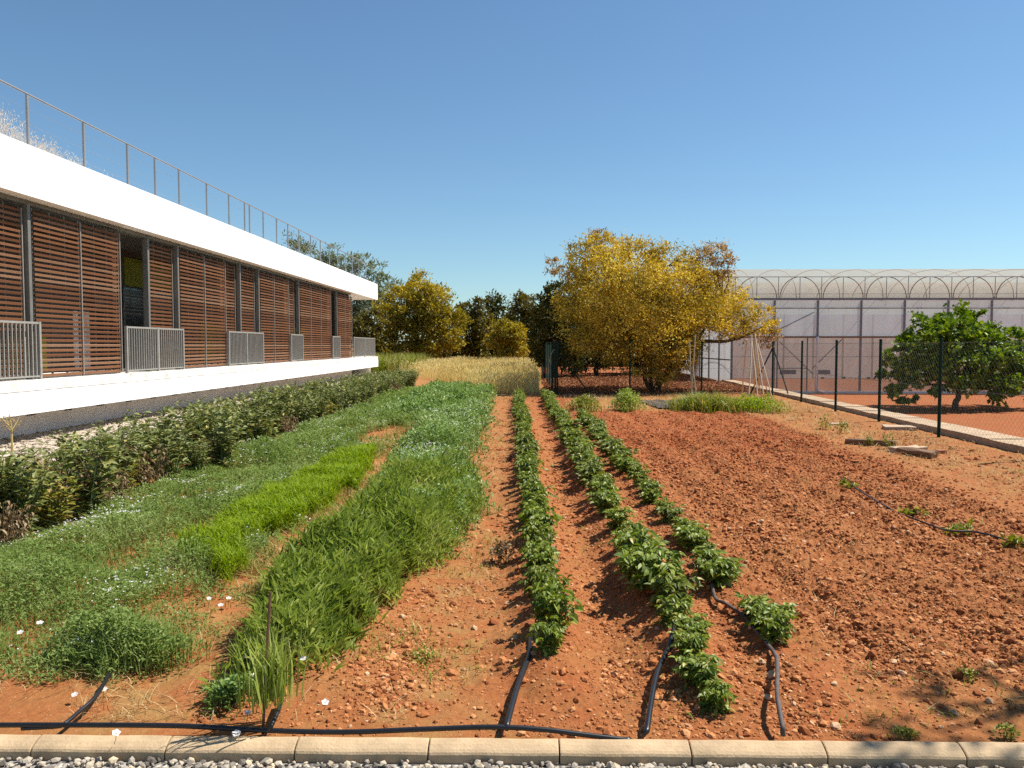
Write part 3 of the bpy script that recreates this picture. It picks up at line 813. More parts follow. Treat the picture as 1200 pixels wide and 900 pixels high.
protos = [potato_proto(0.33, 100 + i) for i in range(8)]
for k in (3, 6): protos[k][0].materials[0] = M['potatopale']
rows = {'left': [], 'middle': [], 'right': []}
y = 3.74
while y < 23.4:
    rows['left'].append((float(row1(y)) + rng.normal(0, 0.02), y, 0.66 if y < 3.9 else rng.uniform(0.7, 1.12) * (0.82 if y < 4.6 else 1)))
    y += rng.uniform(0.24, 0.32)
for y_, s in ((3.34, 0.55), (3.5, 0.6), (3.7, 0.62), (3.9, 0.62), (4.15, 0.66)):
    rows['middle'].append((float(row2(y_)) + rng.normal(0, 0.02), y_, s))
y = 4.42
while y < 23.4:
    if rng.random() > 0.09: rows['middle'].append((float(row2(y)) + rng.normal(0, 0.035) - (0.03 if y < 6 else 0), y, rng.uniform(0.6, 1.18)))
    y += rng.uniform(0.24, 0.36)
for y_, s in ((3.98, 0.6), (4.16, 0.66), (4.34, 0.5), (4.95, 0.78), (5.15, 0.82), (5.45, 0.6), (5.85, 0.7), (6.05, 0.75), (6.25, 0.6), (6.75, 0.65), (7.1, 0.6), (7.55, 0.7), (7.9, 0.75), (8.15, 0.6), (8.5, 0.7)):
    rows['right'].append((float(row3(y_)) + rng.normal(0, 0.03) + (0.05 if y_ < 4.2 else 0), y_, s))
y = 9.0
while y < 16.5:
    rows['right'].append((float(row3(y)) + rng.normal(0, 0.04), y, rng.uniform(0.7, 1.0)))
    y += rng.uniform(0.28, 0.4)
cnt = 0
for rname, lst in rows.items():
    for i, (x, y, s) in enumerate(lst):
        lm, sm = protos[cnt % 8] if cnt < 8 else protos[rng.integers(8)]
        cnt += 1
        if i < 20:
            lab = '%s potato plant from the near end of the %s row of three' % (ORD[i], rname)
        else:
            lab = 'potato plant in the far stretch of the %s row of three' % rname
        t = empty('potato_plant', (x, y, hz(x, y) - 0.015), rng.uniform(0, 6.28), lab, 'potato plant', 'potato plants of the %s row' % rname)
        wk = {'left': 0.62, 'middle': 0.7, 'right': 0.77}[rname] * rng.uniform(0.85, 1.12)
        t.scale = (s * wk, s * wk, s * rng.uniform(0.85, 1.0))
        obj('leaves', lm, t); obj('stems', sm, t)

# ------------------------------------------------------------------ bean plants by the building
def bean_proto(mat, seed, h=0.72, dry=False):
    lm, st = MB(), MB()
    r_ = np.random.default_rng(seed)
    for s in range(r_.integers(9, 13)):
        a = r_.uniform(0, 2 * PI); ln = r_.uniform(0.05, 0.42); hh = h * r_.uniform(0.7, 1.05)
        b0 = np.array([0.07 * math.cos(a), 0.07 * math.sin(a), 0])
        pts = [b0 + np.array([math.cos(a) * ln * hh * t ** 1.4, math.sin(a) * ln * hh * t ** 1.4, hh * t]) for t in np.linspace(0, 1, 6)]
        pts = np.array(pts)
        st.tube(pts, [0.007, 0.007, 0.006, 0.005, 0.004, 0.002], 4, False)
        nl = 15
        for q in range(nl):
            t = 0.08 + 0.92 * q / (nl - 1)
            k = min(int(t * 5), 4); f = t * 5 - k
            p = pts[k] * (1 - f) + pts[k + 1] * f
            aa = a + q * 2.5 + r_.normal(0, 0.5)
            d = np.array([math.cos(aa), math.sin(aa), r_.uniform(0.1, 0.9) if not dry else r_.uniform(-0.8, 0.5)])
            d /= np.linalg.norm(d); side = np.array([-math.sin(aa), math.cos(aa), 0])
            ll = r_.uniform(0.06, 0.11) * (0.7 if t > 0.9 else 1)
            PP, DD = [], []
            for u, sg in ((0.35, 1), (0.45, -1), (0.8, 1), (0.95, -1)):
                PP.append(p + d * ll * u); DD.append(d * 0.6 + side * sg * 0.8 + np.array([0, 0, r_.normal(0.1 if not dry else -0.5, 0.35)]))
            Ls = r_.uniform(0.055, 0.09, 4) * (0.75 if dry else 1)
            ovals(lm, np.array(PP), np.array(DD), Ls, Ls * (0.5 if not dry else 0.35), fold=0.15, droop=0.15 if not dry else 0.5)
    return lm.mesh('bean_leaves', mat), st.mesh('bean_stems', M['stem'] if not dry else M['drystem'])

bp = {'green': [bean_proto(M['bean'], 300 + i) for i in range(5)], 'yellow': [bean_proto(M['beanyellow'], 320 + i, 0.6) for i in range(3)], 'dry': [bean_proto(M['beandry'], 340 + i, 0.55, True) for i in range(3)]}
first_kind = {}
for rx, rn in ((-3.92, 'front'), (-4.36, 'middle'), (-4.8, 'rear')):
    y = 4.7
    while y < 29.5:
        x = rx + rng.normal(0, 0.12) - 0.012 * (y - 5)
        u = rng.random()
        if y < 8.2: kd = 'yellow' if u < 0.4 else ('dry' if u < 0.68 else 'green')
        elif y < 11: kd = 'green' if u < 0.66 else ('dry' if u < 0.9 else 'yellow')
        else: kd = 'green' if u < 0.82 else ('yellow' if u < 0.92 else 'dry')
        lm, sm = bp[kd][rng.integers(len(bp[kd]))]
        desc = {'green': 'leafy grey green bean plant', 'yellow': 'yellowing bean plant', 'dry': 'withered brown bean plant'}[kd]
        where = 'nearest stretch' if y < 8.6 else ('middle stretch' if y < 16 else 'far stretch')
        t = empty('bean_plant', (x, y, hz(x, y) - 0.01), rng.uniform(0, 6.28), '%s, %s line along the building, %s' % (desc, rn, where), 'bean plant', '%s bean plants of the %s line %s' % (desc.split(' bean')[0], rn, where))
        s = rng.uniform(0.68, 1.06) * (0.95 if y > 20 else 1); lo = (0.98 + 0.08 * float(sstep(8, 12.5, y))) * (0.8 if rn == 'rear' else 1); t.scale = (s * 1.05, s * 1.05, s * lo)
        obj('leaves', lm, t); obj('stems', sm, t)
        y += rng.uniform(0.36, 0.5) * (0.85 if y < 11 else 1)

# tall yellow seed stalk at the left
x, y = gpt(14, 545); 
t = empty('seed_stalk', (x, y, 0), 0, 'tall pale yellow seed stalk rising above the plants at the left edge', 'plant')
m_ = MB(); m_.tube([(0, 0, 0), (0.01, 0, 0.25), (0, 0.01, 0.5), (-0.01, 0, 0.62)], [0.015, 0.013, 0.01, 0.006], 6)
for k in range(5):
    a = k * 1.3; m_.tube([(0, 0, 0.4 + 0.03 * k), (0.09 * math.cos(a), 0.09 * math.sin(a), 0.52 + 0.03 * k), (0.13 * math.cos(a), 0.13 * math.sin(a), 0.6 + 0.02 * k)], [0.006, 0.005, 0.003], 4)
obj('stem', m_.mesh('stem', plain('yellow_stem', (0.42, 0.34, 0.12), 0.7, var=0.2)), t)
m_ = MB(); n = 90; P = rng.normal(0, 1, (n, 3)) * [0.07, 0.07, 0.06] + [0, 0, 0.56]; leaves(m_, P, rand_dir(n), 0.03, 0.014)
obj('seed_head', m_.mesh('seed_head', M['straw']), t)

# ------------------------------------------------------------------ ground cover rows (nobody could count them)
def cover_band(x0, x1, y0, y1, shape, size0, lai, ratio=0.5, power=1.6, n=400000):
    """leaf places in a strip; shape(x,y) gives canopy height, 0 where bare"""
    u = rng.random(n)
    y = (y0 ** (1 - power) + u * (y1 ** (1 - power) - y0 ** (1 - power))) ** (1 / (1 - power))
    x = rng.uniform(x0, x1, n)
    c = shape(x, y)
    k = c > 0.02
    return x[k], y[k], c[k]

def vetch_h(x, y):
    e_l = -3.75 - 0.012 * (y - 5); e_r = -1.76 - 0.035 * np.clip(y - 4, 0, 8) - 0.006 * np.clip(y - 12, 0, 20)
    j = 0.25 * (fbm(x * 2, y * 2, 3, 61) - 0.5) * 2 + 0.22 * (fbm(x * 8, y * 8, 2, 62) - 0.5) * 2
    m_ = sstep(e_l - 0.3, e_l + 0.2, x + j) * (1 - sstep(e_r - 0.22, e_r + 0.04, x + j * 0.8)) * sstep(3.42, 3.8, y + j * 0.7 + 0.14 * (x + 2.1))
    c = 0.04 + 0.36 * fbm(x * 1.7, y * 1.5, 3, 65) ** 1.3
    bare = 0.6 * sstep(0.60, 0.70, fbm(x * 1.5 + 4, y * 1.2, 3, 71)) * (1 - sstep(9, 14, y))
    patch = bright_mask(x, y)
    dryp = np.exp(-(((x + 2.3) / 0.5) ** 2 + ((y - 13.2) / 2.0) ** 2)) + 0.5 * (fbm(x * 3, y * 3, 3, 78) - 0.5) > 0.55
    st = 0.5 * sstep(0.56, 0.66, fbm(x * 2.5 + 3, y * 2.5, 3, 75)) * (x > -5) * (x < -1.2) * (y > 3.5)
    m_ = np.maximum(m_, 0.5 * st)
    return np.where(dryp, 0, c * m_ * (1 - bare) * (1 - 0.9 * patch))

BR = [gpt(*p) for p in ((205, 655), (300, 600), (400, 545), (432, 535), (428, 560), (370, 605), (290, 655), (262, 690))]
def inpoly(x, y, poly):
    c = np.zeros(np.shape(x), bool); j = len(poly) - 1
    for i in range(len(poly)):
        xi, yi = poly[i]; xj, yj = poly[j]
        if yi != yj:
            c ^= ((yi > y) != (yj > y)) & (x < (xj - xi) * (y - yi) / (yj - yi) + xi)
        j = i
    return c
def bright_mask(x, y):
    jx = 0.25 * (fbm(x * 2, y * 2, 2, 81) - 0.5) + 0.25 * (fbm(x * 9, y * 9, 2, 84) - 0.5); jy = 0.5 * (fbm(x * 2, y * 2, 2, 83) - 0.5)
    return inpoly(x + jx, y + jy, BR).astype(float)

x, y, c = cover_band(-5.0, -1.2, 3.5, 27, vetch_h, 0, 0, n=300000)
sz = 0.020 * (1 + 0.13 * np.clip(y - 4, 0, 30)) * rng.uniform(0.7, 1.3, len(x))
z = hgt(x, y, False) + c * rng.random(len(x)) ** 0.55
m_ = MB(); D = rand_dir(len(x)); D[:, 2] = np.abs(D[:, 2]) * 0.8 - 0.1
ok = rng.random(len(x)) < np.clip(c / 0.16, 0.08, 1) * (0.3 + 0.7 * sstep(0.35, 0.6, fbm(x * 5, y * 5, 2, 76)))
leaves(m_, np.stack([x, y, z], -1)[ok], D[ok], sz[ok] * 1.3, sz[ok] * 0.5)
# stems of the cover
k = rng.random(len(x)) < 0.10
blades(m_, np.stack([x, y, hgt(x, y, False)], -1)[k], c[k] * 1.25, 0.0035 * (1 + 0.15 * np.clip(y[k] - 4, 0, 30)), 0.5, 0.6)
tag(obj('vetch_cover', m_.mesh('vetch_cover', M['vetch'])), 'low tangle of green vetch with tiny pale flowers, left cover strip', 'ground cover', kind='stuff')

# bright short grass patch
n = 90000
bx0, bx1 = min(p[0] for p in BR) - .2, max(p[0] for p in BR) + .2
by0, by1 = min(p[1] for p in BR) - .3, max(p[1] for p in BR) + .3
x = rng.uniform(bx0, bx1, n); y = rng.uniform(by0, by1, n); k = bright_mask(x, y) > 0.5; x, y = x[k], y[k]
m_ = MB(); hb = rng.random(len(x)) ** 0.8 * 0.17 * (0.6 + 0.8 * fbm(x * 3, y * 3, 2, 91))
blades(m_, np.stack([x, y, hgt(x, y, False) + hb], -1), rng.uniform(0.04, 0.10, len(x)), 0.005 * (1 + 0.12 * (y - 4)) * rng.uniform(0.6, 1.4, len(x)), 0.6, 0.6)
tag(obj('bright_grass', m_.mesh('bright_grass', M['grassbright'])), 'bright lime green patch of fine short grass in the left cover strip', 'grass', kind='stuff')

# tall green strip: oat grass in front, peas behind
def strip_edges(y):
    l_ = np.interp(y, [3.5, 4.2, 5, 6, 7.5, 10, 14, 22, 24], [-1.42, -1.42, -1.45, -1.42, -1.45, -1.65, -1.75, -2.0, -2.0])
    r_ = np.interp(y, [3.5, 3.9, 4.6, 5.4, 6.2, 7.5, 9.5, 14, 19, 24], [-0.93, -0.90, -0.86, -0.66, -0.52, -0.46, -0.62, -0.72, -0.86, -0.9])
    return l_, r_
def oat_h(x, y):
    l_, r_ = strip_edges(y)
    j = 0.14 * (fbm(x * 3, y * 3, 3, 101) - 0.5) * 2 + 0.14 * (fbm(x * 10, y * 10, 2, 102) - 0.5) * 2
    m_ = sstep(l_ - 0.06, l_ + 0.08, x + j) * (1 - sstep(r_ - 0.12, r_ + 0.05, x + j)) * sstep(3.42, 3.6, y + j)
    return m_ * (0.07 + 0.46 * fbm(x * 3.2, y * 2.4, 3, 105) ** 1.2) * (0.62 + 0.38 * sstep(3.7, 4.3, y))
x, y, c = cover_band(-1.75, -0.3, 3.4, 9.5, oat_h, 0, 0, power=1.4, n=58000)
fade = 1 - sstep(6.5, 9.0, y); k = rng.random(len(x)) < (fade * np.clip(c / 0.2, 0, 1) + 0.03) * (0.25 + 0.75 * sstep(0.36, 0.58, fbm(x * 6, y * 6, 2, 107))); x, y, c = x[k], y[k], c[k]
m_ = MB(); n_ = len(x); z0 = hgt(x, y, False)
kk = rng.random(n_) < 0.55
blades(m_, np.stack([x, y, z0 + c * 0.35 * rng.random(n_)], -1)[kk], (c * rng.uniform(0.5, 0.85, n_))[kk], (0.0075 * (1 + 0.1 * (y - 4)) * rng.uniform(0.6, 1.4, n_))[kk], 0.3, 0.7)
for q in range(2):
    D = rand_dir(n_); D[:, 2] = np.abs(D[:, 2]) + 0.7
    P = np.stack([x + rng.normal(0, .02, n_), y + rng.normal(0, .02, n_), z0 + c * rng.random(n_) ** 0.6], -1)
    L_ = rng.uniform(0.05, 0.11, n_)
    leaves(m_, P, D, L_, L_ * rng.uniform(0.10, 0.2, n_), droop=0.2)
tag(obj('oat_grass', m_.mesh('oat_grass', M['grassdark'])), 'dense tall dark green oat grass at the near end of the second cover strip', 'grass', kind='stuff')
def pea_h(x, y):
    l_, r_ = strip_edges(y)
    j = 0.3 * (fbm(x * 2, y * 2, 3, 111) - 0.5) * 2 + 0.22 * (fbm(x * 7, y * 7, 2, 112) - 0.5) * 2
    m_ = sstep(l_ - 0.1, l_ + 0.15, x + j) * (1 - sstep(r_ - 0.15, r_ + 0.08, x + j)) * sstep(5.0, 6.5, y + j) * (1 - sstep(23.6, 24.4, y))
    return m_ * (0.06 + 0.52 * fbm(x * 1.6, y * 1.1, 3, 115) ** 1.2)
x, y, c = cover_band(-2.4, -0.2, 5, 24.6, pea_h, 0, 0, power=1.5, n=110000)
sz = 0.024 * (1 + 0.12 * (y - 5)) * rng.uniform(0.7, 1.3, len(x))
z = hgt(x, y, False) + c * rng.random(len(x)) ** 0.5
m_ = MB(); D = rand_dir(len(x)); D[:, 2] = np.abs(D[:, 2]) * 0.9
ok = rng.random(len(x)) < np.clip(c / 0.2, 0.1, 1) * (0.35 + 0.65 * sstep(0.35, 0.6, fbm(x * 4, y * 4, 2, 116)))
leaves(m_, np.stack([x, y, z], -1)[ok], D[ok], sz[ok] * 1.2, sz[ok] * 0.7)
k = rng.random(len(x)) < 0.14
blades(m_, np.stack([x, y, hgt(x, y, False)], -1)[k], c[k] * 1.15, 0.004 * (1 + 0.12 * (y[k] - 5)), 0.35, 0.6)
tag(obj('pea_cover', m_.mesh('pea_cover', M['pea'])), 'waist of blue green pea plants with white specks along second cover strip', 'ground cover', kind='stuff')
# a few far pea strip between the two covers
def pea2_h(x, y):
    j = 0.3 * (fbm(x * 2, y * 2, 3, 121) - 0.5) * 2
    return sstep(-3.0, -2.7, x + j) * (1 - sstep(-1.9, -1.7, x + j)) * sstep(15.2, 16.2, y + j) * (1 - sstep(26, 27, y)) * (0.15 + 0.45 * fbm(x * 1.5, y, 3, 125))
x, y, c = cover_band(-3.3, -1.5, 15, 27, pea2_h, 0, 0, power=1.3, n=26000)
sz = 0.055 * rng.uniform(0.7, 1.3, len(x)); z = hgt(x, y, False) + c * rng.random(len(x)) ** 0.5
m_ = MB(); D = rand_dir(len(x)); D[:, 2] = np.abs(D[:, 2]) * 0.9
leaves(m_, np.stack([x, y, z], -1), D, sz * 1.1, sz * 0.8)
tag(obj('far_pea_cover', m_.mesh('far_pea_cover', M['pea'])), 'dark pea foliage filling the far gap between the two cover strips', 'ground cover', kind='stuff')

# dry straw and small weeds on the bare soil
def straw_p(x, y):
    return np.clip(0.03 + 0.9 * np.exp(-((x + 1.75 + 0.035 * np.clip(y - 4, 0, 10)) / 0.28) ** 2) + 0.75 * sstep(4.7, 5.6, x) + 0.3 * np.exp(-((x + 0.4) / 0.25) ** 2) + 1.0 * sstep(18.5, 20, y) * sstep(0.8, 2, x) + 0.25 * (1 - sstep(3.6, 4.2, y)) * (x < -.8), 0, 1) * sstep(0.35, 0.6, fbm(x * 2.2, y * 2.2, 3, 131))
x, y = scatter(110000, -5.4, 7.2, 3.2, 25, lambda x, y: np.maximum(straw_p(x, y), 0.8 * (x < -3.6) * (y < 12)), 1.4)
m_ = MB(); blades(m_, np.stack([x, y, hgt(x, y)], -1), rng.uniform(0.02, 0.06, len(x)) * (1 + 0.06 * (y - 3)), 0.0028 * (1 + 0.15 * (y - 3)), 1.0, 0.5)
tag(obj('dry_stubble', m_.mesh('dry_stubble', M['straw'])), 'short dry straw stubble on the bare trodden soil', 'stubble', kind='stuff')
def lane_p(x, y):
    lx = 1.62 + 0.045 * np.clip(y - 4, 0, 10)
    return np.exp(-((x + lx) / 0.3) ** 2) * sstep(0.40, 0.62, fbm(x * 3, y * 2, 3, 135)) * sstep(3.6, 5.2, y)
x, y = scatter(60000, -3.2, -1.0, 3.5, 18, lane_p, 1.5)
m_ = MB(); blades(m_, np.stack([x, y, hgt(x, y)], -1), rng.uniform(0.04, 0.14, len(x)), 0.0035 * (1 + 0.12 * (y - 3)), 0.5, 0.6)
tag(obj('lane_grass', m_.mesh('lane_grass', M['lanegrass'])), 'thin yellowing grass on the narrow lane between the two cover strips', 'grass', kind='stuff')
def sprig_p(x, y):
    lane = np.exp(-((x + 1.7 + 0.03 * np.clip(y - 4, 0, 10)) / 0.35) ** 2)
    return np.clip(0.25 + 0.75 * (x < -0.2) + lane, 0, 1) * sstep(0.58 - 0.12 * lane, 0.70, fbm(x * 1.4 + 7, y * 1.4, 3, 141)) * (1 - 0.9 * tilled(x, y)) * (1 - np.exp(-((x - row1(y)) / .3) ** 2))
x, y = scatter(46000, -3.9, 6.8, 3.2, 24, sprig_p, 1.6)
m_ = MB(); blades(m_, np.stack([x, y, hgt(x, y)], -1), rng.uniform(0.02, 0.055, len(x)) * (1 + 0.06 * (y - 3)), 0.004 * (1 + 0.13 * (y - 3)), 0.8, 0.8)
tag(obj('weed_sprigs', m_.mesh('weed_sprigs', M['weed'])), 'tiny green weed sprigs dotted over the bare soil', 'weeds', kind='stuff')

# tiny pale flowers in the cover
x, y = scatter(9000, -4.0, -0.5, 3.7, 20, lambda x, y: np.clip(sstep(0.05, 0.12, vetch_h(x, y) + pea_h(x, y)) * sstep(0.42, 0.62, fbm(x * 1.3, y * 1.3, 2, 151)), 0, 1), 1.5)
top = np.maximum(vetch_h(x, y), pea_h(x, y))
m_ = MB(); n = len(x); P = np.stack([x, y, hgt(x, y, False) + top * 0.98 + 0.015], -1)
for q in range(3):
    D = rand_dir(n); D[:, 2] *= 0.4
    leaves(m_, P, D, 0.0095 * (1 + 0.08 * (y - 4)), 0.008 * (1 + 0.08 * (y - 4)))
tag(obj('tiny_white_flowers', m_.mesh('tiny_white_flowers', M['petal'])), 'tiny white flowers sprinkled over the green cover strips', 'flowers', kind='stuff')

# larger white flowers that stand out one by one
def flower_mesh():
    m_ = MB(); V = [(0, 0, 0.0)]
    for k in range(15):
        a = 2 * PI * k / 15; rr = 0.021 if k % 3 else 0.0165
        V.append((rr * math.cos(a), rr * math.sin(a), 0.009 + 0.002 * (k % 2)))
    m_.add(V, [(0, 1 + k, 1 + (k + 1) % 15) for k in range(15)])
    return m_.mesh('petals', M['petal'])
fm = flower_mesh()
m_ = MB(); m_.add(ICO_V * 0.004 + [0, 0, 0.004], ICO_F); fcm = m_.mesh('flower_centre', plain('yellow_flower_centre', (0.5, 0.35, 0.05)))
m_ = MB(); m_.tube([(0, 0, -0.07), (0.004, 0, -0.03), (0, 0, 0)], 0.0015, 4, False); fsm = m_.mesh('flower_stem', M['stem'])
FL = [(88, 815, 'above the thin black hose at the lower left', .03), (121, 809, 'right beside the lower left hose', .03), (268, 702, 'upper of the pair on the bare lane', .04), (259, 710, 'lower of the pair on the bare lane', .04),
      (270, 800, 'left of the small clump by the rusty rod', .07), (282, 800, 'second in the small clump by the rusty rod', .07), (297, 792, 'tallest in the small clump by the rusty rod', .09), (290, 836, 'lowest by the foot of the rusty rod', .05), (381, 824, 'at the right foot of the dark oat grass', .03),
      (277, 861, 'nearest, lying on the kerb edge', .02), (312, 782, 'just right of the rusty rod', .12), (355, 773, 'in the front of the dark oat grass', .12), (136, 860, 'on the main pipe beside the kerb', .05),
      (245, 702, 'at the right hem of the vetch', .1), (143, 672, 'at the middle of the vetch, by a bare patch', .1), (137, 680, 'beside a bare patch in the vetch', .1), (47, 731, 'in the vetch close to the left edge', .12), (24, 742, 'lowest in the vetch at the left edge', .12),
      (545, 578, 'at the right hem of the pea strip', .12), (556, 584, 'rightmost beside the pea strip', .1), (490, 658, 'in the oat grass by the trodden path', .08)]
for (px, py, wh, zz) in FL:
    x, y = gpt(px, py, zz)
    t = empty('white_flower', (x, y, max(zz, hz(x, y) + 0.03)), rng.uniform(0, 6), 'white flower ' + wh, 'flower', 'single white flowers in the beds')
    t.rotation_euler = (rng.uniform(0.15, 0.45), rng.uniform(0.0, 0.35), 0); s = rng.uniform(0.55, 0.85); t.scale = (s, s, s)
    obj('petals', fm, t); obj('flower_centre', fcm, t); obj('flower_stem', fsm, t)

# ------------------------------------------------------------------ pipes
def pipe(name, pix, r, mat, label, cat='pipe', group=None, lift=None, name2=None):
    pts = []
    for p in pix:
        z = p[2] if len(p) > 2 else 0.0
        x, y = gpt(p[0], p[1], z + 0.0); pts.append((x, y, z))
    cr = catmull(pts, 10)
    cr[:, 2] = np.maximum(cr[:, 2], hgt(cr[:, 0], cr[:, 1], False) + r * 0.6)
    cr[:, 1] = np.maximum(cr[:, 1], 3.064 + r)
    m_ = MB(); m_.tube(cr, r, 8)
    o = obj(name, m_.mesh(name, mat, True))
    return tag(o, label, cat, group)

pipe('supply_pipe', [(-80, 860, .03), (60, 859, .035), (200, 860, .035), (300, 862.5, .02), (400, 863, .015), (500, 861, .03), (580, 860, .04), (640, 863, .03), (690, 867, .01), (740, 868.5, -.01)], 0.0105, M['pipe'], 'long black supply pipe lying along the inner side of the kerb')
G = 'irrigation pipes reaching the kerb'
pipe('irrigation_pipe', [(592, 862, .03), (596, 842, .05), (607, 803, .06), (620, 768, .07), (622, 748, .06)], 0.0125, M['pipe'], 'black pipe entering the near end of the left potato row', group=G)
pipe('irrigation_pipe', [(757, 866, .02), (762, 830, .05), (770, 790, .07), (783, 760, .07), (790, 742, .06)], 0.0115, M['pipe'], 'black pipe entering the near end of the middle potato row', group=G)
pipe('irrigation_pipe', [(755, 864, .01), (759, 836, .03), (765, 806, .03), (768, 789, .02)], 0.006, M['pipedust'], 'thin dusty pipe lying beside the middle pipe at the kerb', group=G)
pipe('irrigation_pipe', [(921, 867, .015), (917, 850, .05), (911, 815, .09), (911, 788, .09), (909, 768, .08), (893, 748, .06), (872, 723, .055), (850, 707, .07), (838, 700, .06), (833, 672, .07), (831, 650, .06), (822, 630, .05)], 0.0105, M['pipedust'], 'dusty pipe winding through the right potato row down to the kerb', group=G)
pipe('irrigation_pipe', [(20, 858, .02), (66, 853, .03), (95, 832, .04), (113, 815, .05), (128, 790, .05)], 0.009, M['pipe'], 'black hose branching to the left cover strip at lower left', group=G)
pipe('irrigation_pipe', [(310, 863, .02), (318, 850, .04), (327, 830, .06), (331, 815, .05)], 0.0095, M['pipe'], 'short black hose disappearing into the dark oat grass', group=G)
pipe('drip_line', [(985, 560, .01), (1012, 578, .02), (1050, 600, .025), (1063, 605, .02), (1090, 615, .0), (1112, 622, .03), (1140, 623, .04), (1170, 630, .03), (1200, 642, .02), (1240, 660, .01)], 0.008, M['pipe'], 'thin black drip line with seedlings across the tilled field')
# rusty rod at the lower left
x0, y0 = gpt(306, 860); 
m_ = MB(); m_.tube([(x0, y0 + 0.02, -0.02), (x0 + 0.012, y0 + 0.03, 0.25), (x0 + 0.03, y0 + 0.05, 0.56)], 0.006, 6)
tag(obj('rusty_rod', m_.mesh('rusty_rod', plain('rust', (0.14, 0.07, 0.035), 0.85, var=0.4, scale=30))), 'thin rusty rod stuck upright in front of the dark oat grass', 'rod')
n = 140
P = rng.normal(0, 1, (n, 3)) * [0.05, 0.05, 0.09] + [x0 + 0.02, y0 + 0.08, 0.34]
m_ = MB(); blades(m_, np.stack([P[:, 0], P[:, 1], 0.1 + 0 * P[:, 0]], -1), rng.uniform(0.3, 0.5, n) * 0.7, 0.008, 0.12, 0.25)
tag(obj('grass_tuft', m_.mesh('grass_tuft', M['grassdark'])), 'dark tuft of grass growing against the rusty rod', 'grass tuft')

# small plants: flower clump, seedlings, clump shapes
def clump(name, px, py, wx_, wy_, h, mat, n, leaf, label, cat, group=None, blade=False, stemmat=None):
    x, y = gpt(px, py)
    P = rng.normal(0, 0.42, (n, 2)); P = P[np.hypot(P[:, 0], P[:, 1]) < 1.1]; n = len(P)
    rr = np.hypot(P[:, 0], P[:, 1])
    X = x + P[:, 0] * wx_; Yy = y + P[:, 1] * wy_
    z0 = hgt(X, Yy, False)
    m_ = MB()
    if blade:
        blades(m_, np.stack([X, Yy, z0], -1), h * rng.uniform(0.5, 1.15, n) * (1.1 - 0.4 * rr), leaf, 0.35, 0.7)
    else:
        Z = z0 + h * np.sqrt(np.clip(1.15 - rr ** 2, 0.05, 2)) * rng.random(n) ** 0.5
        D = rand_dir(n); D[:, 2] = np.abs(D[:, 2]) * 0.7
        Z = Z * 1.0 - z0; Z = z0 + Z * (0.45 + 1.1 * fbm(X * 7, Yy * 7, 2, 191))
        leaves(m_, np.stack([X, Yy, Z], -1), D, leaf * rng.uniform(0.7, 1.4, n), leaf * 0.55)
        k = rng.random(n) < 0.2
        blades(m_, np.stack([X, Yy, z0], -1)[k], h * 0.9, 0.15 * leaf, 0.3, 0.4)
    o = obj(name, m_.mesh(name, mat))
    return tag(o, label, cat, group)

clump('flower_clump', 270, 825, 0.12, 0.10, 0.13, M['pea'], 420, 0.03, 'low leafy clump with white flowers left of the rusty rod', 'plant')
clump('leafy_bush', 165, 775, 0.30, 0.2, 0.24, M['vetch'], 2600, 0.022, 'right one of two vetch bushes by the lower left hose', 'plant')
clump('leafy_bush', 115, 768, 0.26, 0.2, 0.2, M['vetch'], 2200, 0.022, 'left one of two vetch bushes by the lower left hose', 'plant')
for i, (px, py, lab) in enumerate(((993, 570, 'pale seedling at the far end of the drip line'), (1068, 602, 'pale seedling midway beside the drip line'), (1125, 624, 'pale seedling right on the bend of drip line'), (1192, 643, 'pale seedling nearest the right edge on drip line'))):
    clump('seedling', px, py, 0.12, 0.10, 0.06, M['weed'], 46, 0.06, lab, 'seedling', 'seedlings along the drip line')
clump('weed_tuft', 500, 775, 0.1, 0.09, 0.04, M['weed'], 130, 0.018, 'flat green weed on the path left of the left potato row', 'weed')
clump('weed_tuft', 1135, 797, 0.05, 0.04, 0.05, M['weed'], 70, 0.02, 'small green weed at the lower right of the tilled field', 'weed')
clump('weed_tuft', 1060, 862, 0.06, 0.03, 0.04, M['weed'], 90, 0.02, 'flat weed beside the kerb near the dappled shade', 'weed')
clump('weed_tuft', 1180, 862, 0.06, 0.03, 0.05, M['weed'], 90, 0.02, 'weed beside the kerb at the far right corner', 'weed')
clump('weed_tuft', 735, 481, 0.42, 0.6, 0.42, M['grassdark'], 900, 0.07, 'dark green bushy weed standing before the yellow tree', 'weed', blade=False)
clump('weed_tuft', 685, 482, 0.42, 0.6, 0.28, M['weed'], 800, 0.07, 'yellow green leafy weed beside the gate post', 'weed')
clump('weed_tuft', 828, 480, 0.95, 1.0, 0.5, M['weed'], 2000, 0.02, 'tall yellowish grassy weeds left of the cane teepee', 'weed', blade=True)
clump('weed_tuft', 885, 482, 0.75, 0.7, 0.36, M['grassbright'], 1300, 0.055, 'bright green weeds under the cane teepee', 'weed')
clump('weed_tuft', 910, 484, 0.5, 0.5, 0.14, M['weed'], 300, 0.05, 'low weeds right of the cane teepee', 'weed')
clump('weed_tuft', 987, 507, 0.14, 0.14, 0.16, M['weed'], 90, 0.05, 'small weed left of the old planks', 'weed')
clump('weed_tuft', 965, 503, 0.14, 0.14, 0.22, M['weed'], 70, 0.05, 'taller small weed beyond the tilled field, left of planks', 'weed')
clump('weed_tuft', 1040, 526, 0.1, 0.1, 0.2, M['weed'], 60, 0.045, 'small weed growing between the two planks', 'weed')
clump('weed_tuft', 1018, 522, 0.08, 0.08, 0.15, M['beanyellow'], 60, 0.045, 'yellowed weed against the left plank', 'weed')
